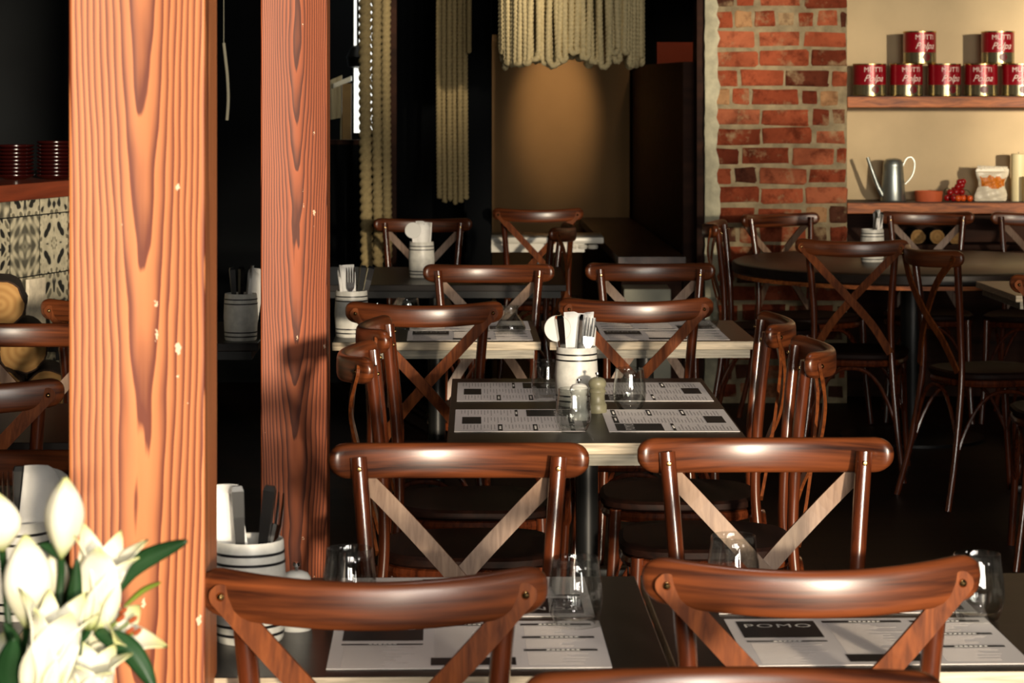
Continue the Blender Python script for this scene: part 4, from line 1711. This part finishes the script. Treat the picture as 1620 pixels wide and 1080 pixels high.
def leaf(t, a, bnd, c, wpx, d, mat='leaf'):
    s = d / F
    org = t.location
    pth = bez([P(*a, d), P(*bnd, d - .01), P(*c, d - .02)], 8)
    n = len(pth) - 1
    b = MB()
    def fn(u, v):
        i = min(int(v * n), n - 1)
        f = v * n - i
        p = pth[i].lerp(pth[i + 1], f)
        tt = (pth[i + 1] - pth[i]).normalized()
        side = tt.cross(Vector((0, -1, .25))).normalized()
        wv = wpx * s * (math.sin(PI * min(1, v * .92 + .06)) ** .8) * (u - .5)
        return p + side * wv + Vector((0, .004 * abs(2 * u - 1), 0)) - org
    b.grid(fn, 6, 20)
    b.build('leaf', M[mat], t, auto=0, solid=.0008)


a = lily('greenish-white closed lily bud standing highest before the post', (97, 884), (104, 755), 2.30, 60, 'bud')
leaf(a, (100, 890), (80, 870), (62, 862), 16, 2.31)
c = lily('large upright cream lily bud at the left, below the napkin', (42, 994), (40, 846), 2.26, 76, 'bud')
leaf(c, (40, 1080), (28, 1030), (6, 985), 24, 2.28)
e = lily('half open white lily cup in the middle of the bouquet', (142, 992), (178, 838), 2.31, 92, 'cup', open_=.32, roll=.3)
leaf(e, (148, 975), (205, 900), (296, 856), 34, 2.33)
leaf(e, (120, 1060), (116, 980), (121, 885), 28, 2.28)
g = lily('open white lily stretching a pointed petal to the right', (136, 1036), (230, 964), 2.33, 92, 'cup', open_=.85, roll=.15)
leaf(g, (150, 1000), (205, 1030), (245, 1092), 36, 2.30)
leaf(g, (196, 960), (225, 935), (254, 922), 9, 2.33, 'leaf_light')
h_ = lily('large half closed white lily low at the left of the bouquet', (62, 1112), (98, 938), 2.22, 104, 'cup', open_=.24, roll=.9)
leaf(h_, (20, 1110), (12, 1060), (22, 1010), 40, 2.24)
k_ = lily('creamy yellow lily at the bottom edge of the picture', (140, 1130), (150, 1018), 2.27, 96, 'cup', open_=.5, roll=.5)
m_ = lily('pale lily bud cut off by the left picture edge', (4, 872), (-4, 780), 2.28, 62, 'bud')
n_ = lily('small grey-white lily bud between the larger blooms', (84, 960), (86, 868), 2.33, 44, 'bud')
leaf(n_, (100, 960), (112, 920), (100, 890), 16, 2.34)
lily('lily bud at the bottom left corner of the picture', (-10, 1090), (8, 1000), 2.30, 52, 'bud')
b = MB()
b.lathe([(0, .0), (.05, 0), (.056, .006), (.068, .06), (.06, .12), (.046, .165), (.05, .185), (.047, .186), (.042, .166), (.055, .12), (.063, .06), (.05, .01), (0, .008)], 40)
o = b.build('flower_vase', M['vase'])
o.location = (VX, VY, VZ)
tag(o, 'grey stoneware vase holding the lilies, just below the picture', 'vase')

# ------------------------------------------------------------------ light
def area(name, x0, x1, z0, z1, y, power, col, rx=90):
    l = bpy.data.lights.new(name, 'AREA')
    l.shape = 'RECTANGLE'
    l.size, l.size_y = x1 - x0, z1 - z0
    l.energy = power
    l.color = col
    o = bpy.data.objects.new(name, l)
    COL.objects.link(o)
    o.location = ((x0 + x1) / 2, y, (z0 + z1) / 2)
    o.rotation_euler = (math.radians(rx), 0, 0)
    return o


sky = (1.0, .93, .82)
for xw, ww, zz0, zz1, pw in ((-.30, .2, .9, 2.9, 26), (.55, .2, .9, 2.9, 30), (.92, .16, .9, 2.9, 25), (1.52, .3, .8, 2.9, 64), (2.1, .3, .6, 2.2, 46), (2.85, .2, .6, 2.0, 20)):
    area('window_daylight', xw - ww / 2, xw + ww / 2, zz0, zz1, -1.45, pw * 1.3, sky)
area('window_daylight', 5.2, 6.6, 2.0, 3.0, -1.45, 26, sky)
area('crate_fill', -1.1, -.5, 2.3, 3.0, 12.75, 9, sky, rx=60)  # added lamp, brightens the crate behind the window

sd = Vector((-.28, 1, -.075)).normalized()
l = bpy.data.lights.new('low_sun', 'SUN')
l.energy = 4.8
l.color = (1.0, .84, .62)
l.angle = math.radians(2.8)
so = bpy.data.objects.new('low_sun', l)
COL.objects.link(so)
so.rotation_euler = sd.to_track_quat('-Z', 'Y').to_euler()
so.location = (3, -6, 4)


def spot(name, loc, tgt, power, size, blend, col, rad=.03):
    l = bpy.data.lights.new(name, 'SPOT')
    l.energy = power
    l.spot_size = math.radians(size)
    l.spot_blend = blend
    l.color = col
    l.shadow_soft_size = rad
    o = bpy.data.objects.new(name, l)
    COL.objects.link(o)
    o.location = loc
    o.rotation_euler = (Vector(tgt) - Vector(loc)).to_track_quat('-Z', 'Y').to_euler()


spot('alcove_downlight', (.26, 14.2, 2.6), (.26, 15.05, 1.35), 110, 23, 1.0, (1, .74, .45))
spot('rust_fill', (1.0, 14.3, 2.6), (1.05, 15.0, 1.6), 14, 40, .8, (1, .7, .45))  # added lamp, lifts the rust panel out of the dark

for nm_, lx, ly, e_ in (('near_table_fill', .2, 3.5, 34), ('middle_table_fill', .2, 5.8, 40), ('third_table_fill', .15, 7.6, 34)):  # added overhead lamps that brighten the menus
    spot(nm_, (lx, ly, 3.2), (lx, ly, .74), e_, 34, .8, (1, .9, .84), .12)

w = bpy.data.worlds.new('dim_interior')
SC.world = w
w.use_nodes = True
w.node_tree.nodes['Background'].inputs[0].default_value = (.85, .95, 1.0, 1)
w.node_tree.nodes['Background'].inputs[1].default_value = 0.15

# ------------------------------------------------------------------ camera
cam = bpy.data.cameras.new('camera')
co = bpy.data.objects.new('camera', cam)
COL.objects.link(co)
co.location = (0, 0, H)
co.rotation_euler = (PI / 2, 0, 0)
cam.sensor_fit = 'HORIZONTAL'
cam.sensor_width = 36
cam.lens = 36 * F / 1620
cam.shift_y = -(540 - CY) / 1620
cam.clip_start = .05
cam.dof.use_dof = True
cam.dof.focus_distance = 5.3
cam.dof.aperture_fstop = 14.0
SC.camera = co

SC.view_settings.view_transform = 'Standard'
SC.view_settings.look = 'None'
SC.view_settings.exposure = 0.0
SC.view_settings.gamma = 1.0
SC.cycles.use_denoising = True
SC.cycles.max_bounces = 10
SC.cycles.transparent_max_bounces = 24
SC.cycles.transmission_bounces = 8
SC.cycles.sample_clamp_indirect = 4.0
